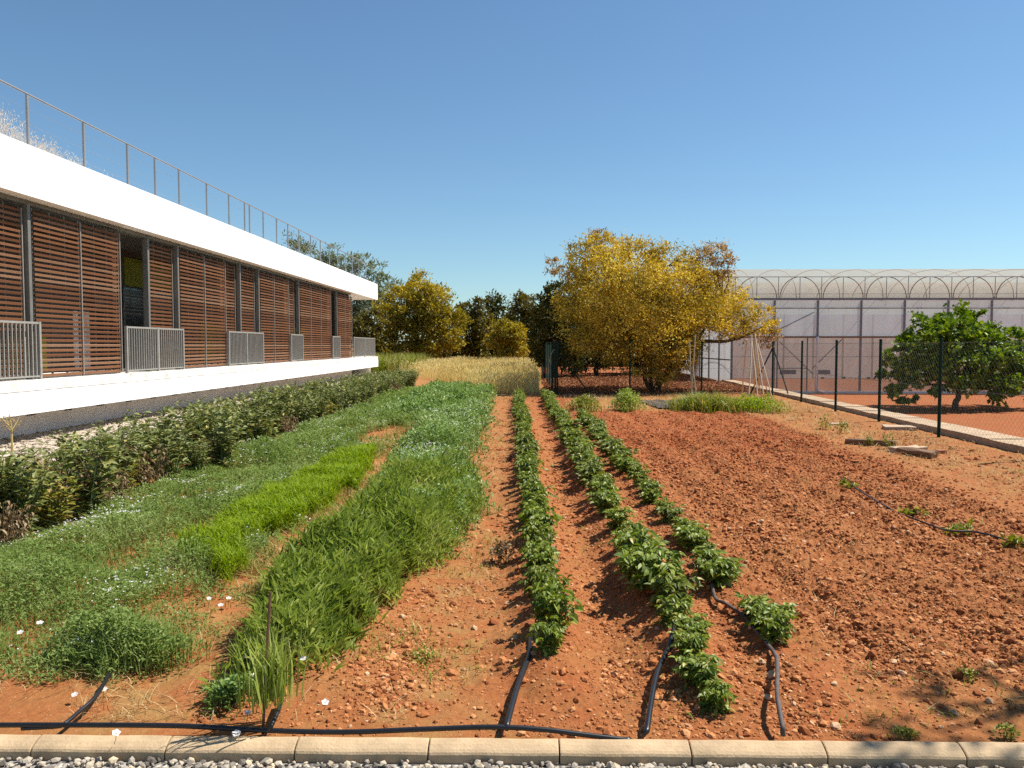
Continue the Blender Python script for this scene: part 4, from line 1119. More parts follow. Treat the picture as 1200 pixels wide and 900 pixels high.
clump('withered_plant', 588, 660, 0.10, 0.09, 0.12, M['beandry'], 110, 0.045, 'withered grey plant left of the left potato row', 'plant')

# mulch sheet, planks, stones
x, y = gpt(782, 474)
m_ = MB(); nxs, nys = 14, 10
SX, SY = np.meshgrid(np.linspace(-0.55, 0.6, nxs), np.linspace(-1.5, 1.4, nys)); SX = SX + 0.12 * SY * -0.4
Z = hgt(x + SX, y + SY, False) + 0.025 + 0.03 * rng.random(SX.shape)
idx = np.arange(SX.size).reshape(SX.shape)
m_.add(np.stack([x + SX, y + SY, Z], -1).reshape(-1, 3), np.stack([idx[:-1, :-1], idx[:-1, 1:], idx[1:, 1:], idx[1:, :-1]], -1).reshape(-1, 4))
tag(obj('mulch_sheet', m_.mesh('mulch_sheet', M['mulch'])), 'crumpled dark mulch sheet lying before the yellow tree', 'sheet')

def slab(name, p0, p1, wdt, th, mat, label, cat, group=None, tilt=0.0):
    a = Vector((*gpt(*p0), 0)); b = Vector((*gpt(*p1), 0)); c = (a + b) / 2; d = b - a; L = d.length
    m_ = MB(); nseg = 6
    for i in range(1):
        m_.box((-L / 2, -wdt / 2, 0), (L / 2, wdt / 2, th))
    me = m_.mesh(name, mat)
    import bmesh
    bm = bmesh.new(); bm.from_mesh(me)
    bmesh.ops.subdivide_edges(bm, edges=bm.edges[:], cuts=2, use_grid_fill=True)
    for v in bm.verts: v.co += Vector(rng.normal(0, th * 0.05, 3))
    bmesh.ops.bevel(bm, geom=[e for e in bm.edges if e.calc_face_angle(0) > 1], offset=th * 0.08, segments=1, affect='EDGES')
    bm.to_mesh(me); bm.free()
    o = obj(name, me); o.location = (c.x, c.y, hz(c.x, c.y) - 0.01); o.rotation_euler = (tilt, 0, math.atan2(d.y, d.x))
    return tag(o, label, cat, group)

slab('plank', (991, 520), (1050, 523), 0.10, 0.10, M['plank'], 'long brown plank lying left of the bright slab', 'plank', 'old planks by the fence')
slab('plank', (1054, 531), (1096, 537), 0.14, 0.11, M['plank'], 'short thick brown plank leaning beside the red brick', 'plank', 'old planks by the fence', 0.12)
slab('stone_slab', (1047, 530), (1080, 528), 0.22, 0.09, M['slab'], 'pale dusty slab right behind the short plank', 'slab')
slab('stone_slab', (1035, 502), (1072, 503), 0.4, 0.07, M['slab'], 'pale flat slab lying beside the low wall', 'slab')
slab('brick', (1098, 531), (1108, 531), 0.1, 0.07, M['brick'], 'pinkish red brick at the right end of the planks', 'brick')
slab('brick', (1042, 521), (1048, 522), 0.07, 0.07, M['slab'], 'small pale block between the planks', 'block')
slab('concrete_shard', (972, 498), (990, 497), 0.14, 0.05, M['slab'], 'thin grey shard lying farthest left of the planks', 'shard')

# ------------------------------------------------------------------ low wall beside the fence
m_ = MB()
k = 0; y = -5.0
cap = MB()
while y < 33.5:
    y1 = y + 0.6
    for (yy0, yy1) in ((y + 0.004, y1 - 0.004),):
        a0, a1 = float(wall_x(yy0)), float(wall_x(yy1))
        wd = 0.62 - 0.008 * max(0, y - 10)
        ztop = 0.10 + rng.normal(0, 0.006)
        V = [(a0, yy0, -0.9), (a0 + wd, yy0, -0.9), (a1 + wd, yy1, -0.9), (a1, yy1, -0.9), (a0, yy0, ztop), (a0 + wd, yy0, ztop), (a1 + wd, yy1, ztop), (a1, yy1, ztop)]
        m_.add(V, [(0, 3, 2, 1), (4, 5, 6, 7), (0, 1, 5, 4), (1, 2, 6, 5), (2, 3, 7, 6), (3, 0, 4, 7)])
    y = y1
tag(obj('low_wall', m_.mesh('low_wall', M['wallcap'])), 'low pale block wall running along the fence to the greenhouse', 'wall')

# ------------------------------------------------------------------ fences
def fence_mesh(m_, a, b, z0, z1, pitch=0.07, r=0.0011):
    a = np.array(a); b = np.array(b); L = np.linalg.norm(b - a); u = (b - a) / L
    hh = z1 - z0
    for sgn in (1, -1):
        s = -hh
        while s < L:
            s0, s1 = s, s + hh
            t0 = max(0, (0 - s0) / hh); t1 = min(1, (L - s0) / hh)
            if t1 > t0:
                p0 = s0 + hh * t0; p1 = s0 + hh * t1
                za, zb = (z0 + hh * t0, z0 + hh * t1) if sgn > 0 else (z1 - hh * t0, z1 - hh * t1)
                m_.tube([(a[0] + u[0] * p0, a[1] + u[1] * p0, za), (a[0] + u[0] * p1, a[1] + u[1] * p1, zb)], r, 3, False)
            s += pitch * 1.414
    for zz, rr in ((z0 + 0.03, 0.003), ((z0 + z1) / 2, 0.004), (z1 - 0.02, 0.003)):
        m_.tube([(a[0], a[1], zz), (b[0], b[1], zz)], rr, 4, False)

def post_mesh(h, r=0.028):
    m_ = MB(); m_.tube([(0, 0, -0.3), (0, 0, h)], r, 10); m_.tube([(0, 0, h), (0, 0, h + 0.025)], [r * 1.2, r * 0.9], 10)
    return m_.mesh('post', M['post'], False)
PM = post_mesh(1.66)
A = [(6.95, 2.0), (7.0, 5.0), (7.02, 8.0), (7.03, 10.8), gpt(1100, 512), gpt(1030, 494), gpt(979, 482), gpt(939, 471), gpt(905, 463.5)]
fa = empty('chain_link_fence', (A[4][0], A[4][1], 0), 0, 'green wire fence on posts along the low wall, right side', 'fence')
m_ = MB()
for i, (x, y) in enumerate(A):
    obj('post', PM, fa, (x - A[4][0], y - A[4][1], hz(x, y)))
    if i: fence_mesh(m_, (A[i - 1][0] - A[4][0], A[i - 1][1] - A[4][1]), (x - A[4][0], y - A[4][1]), 0.05, 1.62, 0.07)
obj('wire_mesh', m_.mesh('wire_mesh', M['wire']), fa)
cx, cy = A[-1][0] - A[4][0], A[-1][1] - A[4][1]
for dx, dy in ((-0.72, -0.05), (0.32, -0.6)):
    m_ = MB(); m_.tube([(cx, cy, 1.5), (cx + dx * 1.0, cy + dy, 0.0)], 0.021, 8); obj('brace', m_.mesh('brace', M['post']), fa)
B = [gpt(653, 463), gpt(738, 463), gpt(822, 463.3), A[-1]]
fb = empty('chain_link_fence', (B[0][0], B[0][1], 0), 0, 'green wire fence crossing in front of the yellow tree', 'fence')
m_ = MB()
for i, (x, y) in enumerate(B):
    if i < 3: obj('post', PM, fb, (x - B[0][0], y - B[0][1], hz(x, y)))
    if i: fence_mesh(m_, (B[i - 1][0] - B[0][0] , B[i - 1][1] - B[0][1]), (x - B[0][0], y - B[0][1]), 0.05, 1.62, 0.075)
obj('wire_mesh', m_.mesh('wire_mesh', M['wire']), fb)
m_ = MB(); m_.tube([(0.02, 0.02, 1.35), (1.05, -0.05, 0.0)], 0.02, 8); obj('brace', m_.mesh('brace', M['post']), fb)
Cc = [(B[0][0] - 0.05 - 0.006 * k, B[0][1] + 0.35 + 2.6 * k) for k in range(0, 8)]
fc = empty('chain_link_fence', (Cc[0][0], Cc[0][1], 0), 0, 'green wire fence running back beside the wheat towards the dark trees', 'fence')
m_ = MB()
for i, (x, y) in enumerate(Cc):
    obj('post', PM, fc, (x - Cc[0][0], y - Cc[0][1], 0))
    if i: fence_mesh(m_, (Cc[i - 1][0] - Cc[0][0], Cc[i - 1][1] - Cc[0][1]), (x - Cc[0][0], y - Cc[0][1]), 0.05, 1.6, 0.09, 0.0012)
obj('wire_mesh', m_.mesh('wire_mesh', M['post']), fc)
bx, by = B[0]
m_ = MB(); m_.tube(catmull([(bx - 0.28, by + 0.25, 0.45), (bx - 0.27, by + 0.22, 0.85), (bx - 0.2, by + 0.12, 1.25), (bx - 0.1, by + 0.03, 1.42)], 6), 0.012, 6)
tag(obj('bent_pipe', m_.mesh('bent_pipe', M['zinc'], True)), 'bent pale metal pipe leaning on the gate post', 'pipe')

# cane teepee and single canes
def cane(p0, p1, zt, label, group, r=0.016, Y=None):
    x0, y0 = p0; 
    m_ = MB()
    mid = ((x0 + p1[0]) / 2 + rng.normal(0, 0.02), (y0 + p1[1]) / 2, zt / 2)
    m_.tube(catmull([(x0, y0, -0.05), mid, (p1[0], p1[1], zt)], 4), r, 6)
    return tag(obj('cane', m_.mesh('cane', M['cane'])), label, 'cane', group)
tx, ty = gpt(884, 477)
names = ['leftmost', 'left', 'tall', 'middle', 'second middle', 'right', 'rightmost', 'rear', 'front']
tops = []
for i, (px, tilt) in enumerate(((869, 10), (876, 14), (884, 2), (889, 1), (893, -3), (897, -4), (902, -7), (908, -10), (887, 7))):
    bx_, by_ = gpt(px, 477 if i % 2 else 470)
    ax, ay = gpt(882, 474)
    tp = (ax - 0.12 + 0.03 * i + rng.normal(0, 0.03), ay + rng.normal(0, 0.03), 1.55 + 0.32 * rng.random())
    cane((bx_, by_), (tp[0], tp[1]), tp[2], '%s dry cane of the cane teepee before the greenhouse' % names[i], 'canes of the bean teepee')
for i, (px, bp_, tpx) in enumerate(((809, 476, 815), (812, 476, 808), (818, 478, 812))):
    bx_, by_ = gpt(px, bp_)
    tp = dpt(tpx, (392, 398, 430)[i], by_)
    cane((bx_, by_), (tp[0], tp[1]), tp[2], ('tallest', 'second tallest', 'shortest')[i] + ' of three canes right of the yellow tree trunk', 'canes right of the yellow tree')

# ------------------------------------------------------------------ greenhouse
GY_, GB = 34.6, PLOT_Z
gx0 = dpt(856, 447, GY_)[0]; gx1 = gx0 + 30.0
gh = empty('greenhouse', (gx0, GY_, GB), 0, 'large lilac plastic film greenhouse with hooped roof behind the fig tree', 'greenhouse')
zg = 3.53 - GB      # gutter
zm = 1.93 - GB      # roll-up edge
W_ = gx1 - gx0; DP = 16.0

def gpart(name, m_, mat, parent=gh, smooth=False): return obj(name, m_.mesh(name, mat, smooth), parent)

def wavy(x0, x1, z0, z1, yy, amp, nxn, nzn):
    X, Z = np.meshgrid(np.linspace(x0, x1, nxn), np.linspace(z0, z1, nzn))
    Yv = yy + amp * (fbm(X * 0.8, Z * 0.5, 3, 201) - 0.5) * 2
    idx = np.arange(X.size).reshape(X.shape)
    m_ = MB(); m_.add(np.stack([X, Yv, Z], -1).reshape(-1, 3), np.stack([idx[:-1, :-1], idx[:-1, 1:], idx[1:, 1:], idx[1:, :-1]], -1).reshape(-1, 4))
    return m_
gpart('upper_film', wavy(0, W_, zm - 0.02, zg, 0.0, 0.02, 120, 14), M['sheet'], smooth=True)
gpart('lower_film', wavy(0, W_, 0.02, zm + 0.05, 0.05, 0.02, 120, 14), M['sheetlow'], smooth=True)
# sides and back
for nm, xx in (('side_film', 0.0), ('side_film', W_)):
    m_ = MB(); ny_ = 40
    Yv, Z = np.meshgrid(np.linspace(0.06, DP, ny_), np.linspace(0, zg, 12)); X = xx + 0.02 * (fbm(Yv, Z, 3, 211) - 0.5)
    idx = np.arange(X.size).reshape(X.shape)
    m_.add(np.stack([X, Yv, Z], -1).reshape(-1, 3), np.stack([idx[:-1, :-1], idx[:-1, 1:], idx[1:, 1:], idx[1:, :-1]], -1).reshape(-1, 4))
    gpart(nm, m_, M['sheet'], smooth=True)
m_ = MB(); m_.box((0, DP, 0), (W_, DP + 0.02, zg)); gpart('back_film', m_, M['sheet'])
# two vaults
SP = DP / 2
def vault_pts(y0):
    return [(y0 + SP * 0.5 * (1 - math.cos(t)), zg + 0.02 + 1.62 * math.sin(t) ** 0.8) for t in np.linspace(0, PI, 17)]
for v in range(2):
    vp = vault_pts(v * SP); m_ = MB()
    X = np.linspace(0, W_, 40)
    V = [(x, y, z) for (y, z) in vp for x in X]; n_ = len(X)
    m_.add(V, [(i * n_ + j, i * n_ + j + 1, (i + 1) * n_ + j + 1, (i + 1) * n_ + j) for i in range(len(vp) - 1) for j in range(n_ - 1)])
    gpart('roof_film', m_, M['roofsheet'], smooth=True)
    x = 0.93
    while x < W_:
        m_ = MB(); m_.tube([(x, y, z - 0.03) for (y, z) in vp], 0.016, 6); gpart('roof_bow', m_, M['cane'])
        x += 1.86
    for xx in (0, W_):
        m_ = MB(); c0 = [(xx, v * SP + SP / 2, zg)]
        V = c0 + [(xx, y, z) for (y, z) in vp]; m_.add(V, [(0, i, i + 1) for i in range(1, len(vp))]); gpart('gable_film', m_, M['roofsheet'])
# front frame
m_ = MB(); m_.box((-0.06, -0.10, zg - 0.02), (W_, -0.025, zg + 0.07)); gpart('gutter', m_, M['frame'])
m_ = MB(); m_.tube([(0, -0.06, zg - 0.37), (W_, -0.06, zg - 0.37)], 0.025, 6); gpart('rail', m_, M['frame'])
m_ = MB(); m_.tube([(0, -0.07, zm - 0.01), (W_, -0.07, zm - 0.01)], 0.04, 8); gpart('roll_tube', m_, M['hoop'])
m_ = MB(); m_.tube([(0, -0.03, zm - 0.86), (W_, -0.03, zm - 0.86)], 0.012, 6); gpart('rail', m_, M['zinc'])
m_ = MB(); m_.box((0, -0.14, -0.1), (W_, 0.02, 0.10)); gpart('base_strip', m_, M['whitepipe'])
colx = [0.04]
x = dpt(957, 447, GY_)[0] - gx0
while x > 0.5: x -= 1.86
x += 1.86
while x < W_:
    colx.append(x); x += 1.86
for x in colx:
    m_ = MB(); m_.box((x - 0.04, -0.022, 0.0), (x + 0.04, 0.045, zg - 0.03)); gpart('column', m_, M['frame'])
    m_ = MB(); m_.box((x - 0.04, DP - 0.1, 0.0), (x + 0.04, DP - 0.02, zg - 0.03)); gpart('column', m_, M['frame'])
m_ = MB(); m_.tube([(0, -0.05, zg + 0.98), (W_, -0.05, zg + 0.98)], 0.02, 6); gpart('hoop_rail', m_, M['frame'])
m_ = MB(); m_.tube([(0, -0.05, zg + 0.25), (W_, -0.05, zg + 0.25)], 0.012, 6); gpart('hoop_rail', m_, M['frame'])
hx = dpt(937, 340, GY_)[0] - gx0
while hx > 1.0: hx -= 1.85
while hx < W_:
    m_ = MB(); pts = [(hx + 0.86 * math.cos(t), -0.05, zg + 0.05 + 0.93 * math.sin(t)) for t in np.linspace(PI, 0, 17)]
    m_.tube(pts, 0.017, 6); hp = gpart('front_hoop', m_, M['hoop'])
    m_ = MB(); m_.tube([(hx, -0.05, zg + 0.05), (hx, -0.05, zg + 0.98)], 0.014, 5); gpart('hoop_strut', m_, M['frame'], hp)
    m_ = MB(); m_.tube([(hx + 0.93, -0.05, zg + 0.05), (hx + 0.93, -0.05, zg + 0.98)], 0.014, 5); gpart('hoop_post', m_, M['frame'])
    hx += 1.85
# braces, door and vents in the front, in metres from the corner
def gx(px): return dpt(px, 447, GY_)[0] - gx0
def gz(py): return dpt(900, py, GY_)[2] - GB
for (xa_, za_, xb_, zb_) in ((912, 400, 952, 438), (985, 398, 951, 432), (952, 366, 912, 386)):
    m_ = MB(); m_.tube([(gx(xa_), -0.045, gz(za_)), (gx(xb_), -0.045, gz(zb_))], 0.02, 6); gpart('brace', m_, M['frame'])
m_ = MB()
for px in (910, 945):
    m_.box((gx(px) - 0.025, -0.06, 0.1), (gx(px) + 0.025, -0.024, zm - 0.05))
m_.box((gx(910), -0.06, gz(432)), (gx(945), -0.03, gz(431)))
dr = gpart('door', m_, M['frame'])
m_ = MB(); m_.box((gx(913), -0.075, gz(438.5)), (gx(932), -0.062, gz(433.5))); gpart('door_plate', m_, M['frame'], dr)
m_ = MB(); m_.box((gx(958), -0.075, gz(438.5)), (gx(972), -0.062, gz(433.5))); gpart('plate', m_, M['frame'])
for px in (961, 986, 1015):
    m_ = MB(); m_.box((gx(px), -0.075, gz(443.5)), (gx(px + 4), -0.062, gz(442))); gpart('clip', m_, M['dark'])
m_ = MB(); m_.tube(catmull([(gx(955.5), -0.16, zm), (gx(955), -0.17, 1.2), (gx(954.5), -0.17, 0.35), (gx(957), -0.22, 0.12), (gx(963), -0.28, 0.06)], 5), 0.055, 8); gpart('downpipe', m_, M['whitepipe'], smooth=True)
# side frame
for y in (2.0, 4.0, 6.0, 8.0, 11, 14):
    m_ = MB(); m_.box((-0.05, y - 0.04, 0), (0.04, y + 0.04, zg - 0.02)); gpart('column', m_, M['frame'])
m_ = MB(); m_.tube([(-0.05, 0, 1.45), (-0.05, DP, 1.45)], 0.03, 6); gpart('rail', m_, M['hoop'])

# ------------------------------------------------------------------ trees
def limb(m_, a, b, r0, r1, sag=0.0, nseg=6, seg=7):
    a = np.array(a, float); b = np.array(b, float); L = np.linalg.norm(b - a)
    mid1 = a + (b - a) * 0.35 + rng.normal(0, 0.07 * L, 3) + [0, 0, 0.10 * L]
    mid2 = a + (b - a) * 0.7 + rng.normal(0, 0.06 * L, 3) + [0, 0, 0.04 * L - sag]
    P = catmull([a, mid1, mid2, b], nseg)
    m_.tube(P, np.linspace(r0, r1, len(P)), seg, False)
    return P

def crown_leaves(m_, clumps, n, L, Wr, outward=0.5, shell=0.45, sub=14, fn=leaves, upbias=0.25, sprd=0.27):
    """leaves gathered in small sprays that fill each clump (centre, radii), leaving gaps"""
    vol = np.array([c[1] * c[2] * c[3] * c[4] for c in clumps]); vol = vol ** 0.75; vol /= vol.sum()
    for c, f in zip(clumps, vol):
        ce, rx, ry, rz, dens = c
        k = max(int(n * f), 60)
        ns = max(int(sub * (k / 900) ** 0.6) + 5, 6)
        d = rand_dir(ns); rr = (shell + (1 - shell) * rng.random(ns)) ** 0.6
        sp = d * rr[:, None] * [rx, ry, rz] + ce
        which = rng.integers(ns, size=k)
        spread = sprd * (rx * ry * rz) ** (1 / 3)
        off = rng.normal(0, 1, (k, 3)) * spread * rng.uniform(0.35, 1.1, ns)[which][:, None] * [1, 1, 0.75]
        P = sp[which] + off
        D = unit((P - ce) / [rx, ry, rz]) * outward + rand_dir(k) + [0, 0, upbias]
        Ls = L * rng.uniform(0.6, 1.35, k)
        U = unit(rand_dir(k) + (P - ce) * 0.5 + [0, 0, 0.8])
        fn(m_, P, D, Ls, Ls * Wr, up=U)

def px_clumps(lst, Y, k=0.9, depth=0.9, extra=0):
    out = []
    for it in lst:
        px, py, r = it[:3]; dy = it[3] if len(it) > 3 else 0
        p = dpt(px, py, Y + dy); m = r * (Y + dy) / F
        out.append((p, m * k, m * depth, m * k * 0.92, 1.0))
    return out

def tree(name, label, base, Y, lst, n, L, Wr, mat, trunk_r, bark='bark', group=None, fn=leaves, fork=0.45, limbs=True, second=None, **kw):
    bz = hz(base[0], base[1])
    t = empty(name, (base[0], base[1], bz), 0, label, 'tree', group)
    org = np.array([base[0], base[1], bz])
    cl = [(c - org, a, b, d, e) for c, a, b, d, e in px_clumps(lst, Y)]
    m_ = MB(); crown_leaves(m_, cl, n, L, Wr, fn=fn, **kw); obj('crown', m_.mesh('crown', mat), t)
    cen = np.mean([c[0] for c in cl], axis=0); lowz = min(c[0][2] - c[3] for c in cl)
    fk = np.array([cen[0] * 0.25, cen[1] * 0.25, max(0.5, cen[2] * fork)])
    m_ = MB(); limb(m_, (0, 0, -0.15), fk, trunk_r, trunk_r * 0.7, 0, 5, 9)
    if limbs:
        for c in cl:
            limb(m_, fk, c[0] + rng.normal(0, 0.1, 3), trunk_r * 0.42, trunk_r * 0.08, 0, 4, 5)
    obj('trunk', m_.mesh('trunk', M[bark], True), t)
    return t

# golden tree
YT = 26.6
bx, by = gpt(768, 460)
big = [(705, 290, 22), (688, 306, 30, -.5), (740, 308, 34), (782, 312, 30, .3), (705, 340, 42, -.8), (752, 348, 46, -1.2), (800, 345, 42, -.6), (846, 348, 30, .2),
       (672, 352, 26, .2), (690, 378, 36, -.6), (735, 388, 40, -1.3), (782, 392, 40, -1.2), (826, 382, 36, -.8), (862, 372, 30, -.2), (888, 376, 22, .2), (905, 384, 10, .3),
       (752, 424, 26, -.9), (778, 432, 20, -.6), (715, 408, 26, -.4), (800, 418, 18, -.6), (688, 402, 20, .2), (720, 320, 40, 1.6), (790, 340, 46, 1.8), (740, 370, 50, 1.8), (690, 350, 34, 1.5), (830, 362, 36, 1.4)]
yt = empty('golden_tree', (bx, by, 0), 0, 'big golden yellow tree spreading in front of the greenhouse', 'tree')
org = np.array([bx, by, 0])
cl = [(c - org, a, b, d, e) for c, a, b, d, e in px_clumps(big, YT)]
m_ = MB(); crown_leaves(m_, cl, 84000, 0.10, 0.42, outward=0.45, shell=0.6, sub=28, sprd=0.23); obj('crown', m_.mesh('crown', M['yellowtree']), yt)
# thin, bronze outer sprays
thin = [(648, 312, 11), (662, 318, 13), (838, 298, 17), (856, 306, 11), (848, 318, 14), (822, 300, 14), (908, 392, 9), (897, 402, 9), (812, 318, 18), (735, 288, 8), (700, 278, 11)]
cl2 = [(c - org, a, b, d, e) for c, a, b, d, e in px_clumps(thin, YT)]
m_ = MB(); crown_leaves(m_, cl2, 5200, 0.09, 0.4, outward=0.6, sub=12); obj('outer_sprays', m_.mesh('outer_sprays', M['bronzetree']), yt)
m_ = MB()
f1 = limb(m_, (0, 0, -0.1), (-0.75, -0.1, 1.5), 0.075, 0.055, 0, 6, 9)
f2 = limb(m_, (0.05, 0.05, -0.1), (1.0, 0.0, 1.15), 0.085, 0.06, 0, 6, 9)
f3 = limb(m_, (-0.08, 0.1, -0.1), (-0.1, 0.5, 1.6), 0.075, 0.055, 0, 6, 9)
for i, c in enumerate(cl):
    if c[0][0] > 2.3: continue
    st_ = (f1 if c[0][0] < -0.6 else (f2 if c[0][0] > 0.9 else f3))[-1]
    limb(m_, st_, c[0], 0.06, 0.012, 0, 5, 5)
# low bough that arches out to the right
bo = [dpt(768, 455, YT) - org, dpt(790, 425, YT) - org, dpt(815, 402, YT - .3) - org, dpt(850, 400, YT - .3) - org, dpt(875, 393, YT - .2) - org, dpt(893, 383, YT) - org]
P = catmull(bo, 6); m_.tube(P, np.linspace(0.10, 0.02, len(P)), 7, False)
for c in cl2:
    j = np.argmin([np.linalg.norm(c[0] - q[0]) for q in cl]); limb(m_, cl[j][0], c[0], 0.025, 0.006, 0, 4, 4)
    for q in range(5): limb(m_, c[0] + rng.normal(0, 0.05, 3), c[0] + rng.normal(0, c[1] * 0.9, 3), 0.009, 0.003, 0, 3, 3)
obj('trunk', m_.mesh('trunk', M['bark'], True), yt)

# fig tree on the lower plot
fx, fy = gpt(1119, 479, PLOT_Z)
figs = [(1119, 380, 24), (1150, 385, 24, .2), (1080, 392, 24, .2), (1105, 400, 32, -.6), (1145, 410, 34, -.6), (1180, 405, 24, .2), (1065, 420, 26, -.3), (1050, 440, 18, 0), (1085, 435, 28, -.7), (1125, 430, 30, -1.0), (1170, 435, 30, -.8), (1200, 425, 24, 0), (1200, 450, 20, -.4), (1060, 458, 17, -.3), (1175, 460, 16, -.8), (1120, 400, 34, 1.2), (1160, 425, 34, 1.3), (1080, 420, 30, 1.1), (1215, 440, 20, .3)]
def figleaf(m_, P, D, L, W, up=None):
    n = len(P); D = unit(D); L = np.broadcast_to(L, n)[:, None]
    S = unit(np.cross(D, up)); N = np.cross(S, D)
    sh = [(0, 0, 0), (0.05, 0.3, .05), (0.32, 0.5, .02), (0.38, 0.24, .0), (0.75, 0.42, -.1), (0.70, 0.16, -.06), (1.0, 0, -.22), (0.70, -0.16, -.06), (0.75, -0.42, -.1), (0.38, -0.24, .0), (0.32, -0.5, .02), (0.05, -0.3, .05), (0.42, 0, -0.07)]
    V = np.stack([P + D * L * a + S * L * b * 0.9 + N * L * (c + abs(b) * 0.12) for a, b, c in sh], 1).reshape(-1, 3)
    i = np.arange(n)[:, None] * 13
    m_.add(V, np.concatenate([i + [k, 12, (k + 1) % 12][::-1] for k in range(12)], 1).reshape(-1, 3))
tree('fig_tree', 'round green fig tree inside the fence, in front of the greenhouse', (fx, fy), fy, figs, 12500, 0.155, 1.0, M['fig'], 0.11, 'greybark', fn=figleaf, fork=0.42, shell=0.62, sub=20, upbias=0.0, outward=0.9, sprd=0.22)
fgt = [o for o in C.objects if o.name.startswith('fig_tree')][0]
sx_, sy_ = gpt(1190, 492, PLOT_Z)

# trees at the far end
GT = 'trees closing the far end of the garden'
def ftree(label, px, Y, lst, n, L, mat, tr=0.2, Wr=0.5, bark='bark', **kw):
    b = dpt(px, 420, Y)
    return tree('tree', label, (b[0], Y), Y, lst, n, L, Wr, M[mat], tr, bark, GT, **kw)
ftree('grey green airy tree rising behind the far end of the building', 395, 58, [(345, 284, 13), (330, 297, 10), (362, 296, 16), (388, 299, 15), (380, 315, 20), (408, 304, 16), (428, 310, 15), (444, 318, 13), (457, 333, 11), (463, 346, 9), (405, 328, 22), (435, 336, 20), (425, 365, 28), (400, 372, 30), (447, 356, 17)], 13000, 0.24, 'greytree', 0.2, 0.32, 'greybark', sub=10, shell=0.2)
ftree('broad olive gold tree right of the building end', 492, 56, [(492, 345, 20), (470, 352, 20), (515, 352, 20), (455, 370, 22), (480, 370, 26), (508, 372, 26), (532, 375, 18), (470, 392, 22), (500, 395, 28), (528, 395, 18), (500, 412, 18), (455, 400, 16), (495, 340, 22, 2)], 24000, 0.22, 'olivetree', 0.2, 0.5)
ftree('low olive bush tucked beside the building end', 430, 54, [(425, 385, 20), (440, 378, 16), (435, 405, 22), (415, 395, 20), (450, 412, 14)], 7000, 0.22, 'darkrust', 0.12, 0.5)
ftree('dark rusty tree right of the broad olive gold tree', 552, 60, [(552, 362, 16), (545, 380, 20), (560, 382, 22), (553, 400, 22), (560, 415, 20), (540, 410, 18)], 9000, 0.23, 'darkrust', 0.18)
ftree('darkest round tree near the middle of the treeline', 580, 62, [(580, 358, 14), (572, 372, 20), (590, 370, 18), (578, 395, 24), (590, 412, 22), (570, 415, 20)], 9000, 0.24, 'darktree', 0.18)
ftree('lighter olive bush low in the middle of the treeline', 592, 55, [(590, 388, 16), (604, 392, 15), (578, 398, 12), (598, 408, 16), (610, 410, 14)], 6000, 0.22, 'olivetree', 0.12)
ftree('dark tree with pointed top behind the low olive bush', 615, 58, [(608, 347, 6), (612, 358, 12), (622, 362, 18), (632, 368, 18), (615, 378, 22), (630, 392, 24), (612, 405, 22), (630, 415, 20)], 11000, 0.23, 'darkrust', 0.18)
ftree('dense dark tree directly left of the golden tree', 652, 38, [(645, 345, 16), (660, 350, 20), (648, 368, 24), (668, 375, 24), (640, 392, 20), (660, 400, 26), (645, 415, 18), (672, 420, 20), (636, 410, 14)], 13000, 0.17, 'darktree', 0.2)
ftree('dark scrub closing the foot of the treeline on its left half', 490, 63, [(px, 414, 15) for px in range(430, 560, 14)], 9000, 0.24, 'darktree', 0.06, limbs=False)
ftree('dark scrub closing the foot of the treeline on its right half', 600, 64, [(px, 413, 15) for px in range(560, 655, 13)], 8000, 0.24, 'darkrust', 0.06, limbs=False)
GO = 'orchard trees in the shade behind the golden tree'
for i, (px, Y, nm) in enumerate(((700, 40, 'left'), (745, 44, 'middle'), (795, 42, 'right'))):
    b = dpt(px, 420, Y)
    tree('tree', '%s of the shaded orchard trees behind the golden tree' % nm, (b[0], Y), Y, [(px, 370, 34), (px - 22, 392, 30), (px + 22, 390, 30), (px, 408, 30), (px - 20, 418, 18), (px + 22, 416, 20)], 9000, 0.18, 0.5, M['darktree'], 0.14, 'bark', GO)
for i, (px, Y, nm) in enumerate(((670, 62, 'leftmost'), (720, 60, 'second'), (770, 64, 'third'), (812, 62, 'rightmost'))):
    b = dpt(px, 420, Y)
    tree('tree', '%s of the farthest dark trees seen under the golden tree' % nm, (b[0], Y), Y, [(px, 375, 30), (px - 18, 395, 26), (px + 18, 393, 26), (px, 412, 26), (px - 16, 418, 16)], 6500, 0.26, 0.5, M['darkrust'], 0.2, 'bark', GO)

# tree outside the right of the picture whose shade falls on the kerb
sx0, sy0 = 7.4, 5.0
t = empty('tree', (sx0, sy0, 0), 0, 'thin leafy tree just outside the picture, shading the right end of the kerb', 'tree')
m_ = MB(); lm = MB()
top = limb(m_, (0, 0, -0.8), (-0.3, 0, 2.6), 0.09, 0.06, 0, 6, 8)[-1]
for (ex, ey, ez, k) in ((-2.6, -0.75, 4.9, 70), (-2.0, -0.55, 4.6, 80), (-2.35, -0.3, 4.75, 60), (-1.4, -0.5, 4.4, 110), (-1.0, 0.1, 4.8, 140), (-1.6, -0.95, 4.2, 90), (-0.4, -0.6, 4.2, 300), (0.6, 0.4, 4.3, 300), (0.2, -0.9, 3.8, 300)):
    P = limb(m_, top, (ex, ey, ez), 0.045, 0.012, 0, 6, 6)
    for q in range(4):
        e2 = P[int(len(P) * (0.5 + 0.12 * q))]
        limb(m_, e2, e2 + rng.normal(0, 0.3, 3), 0.012, 0.004, 0, 4, 4)
    crown_leaves(lm, [(np.array([ex, ey, ez]), 0.32, 0.25, 0.3, 1)], k, 0.11, 0.5, sub=6)
obj('trunk', m_.mesh('trunk', M['bark'], True), t); obj('crown', lm.mesh('crown', M['darktree']), t)

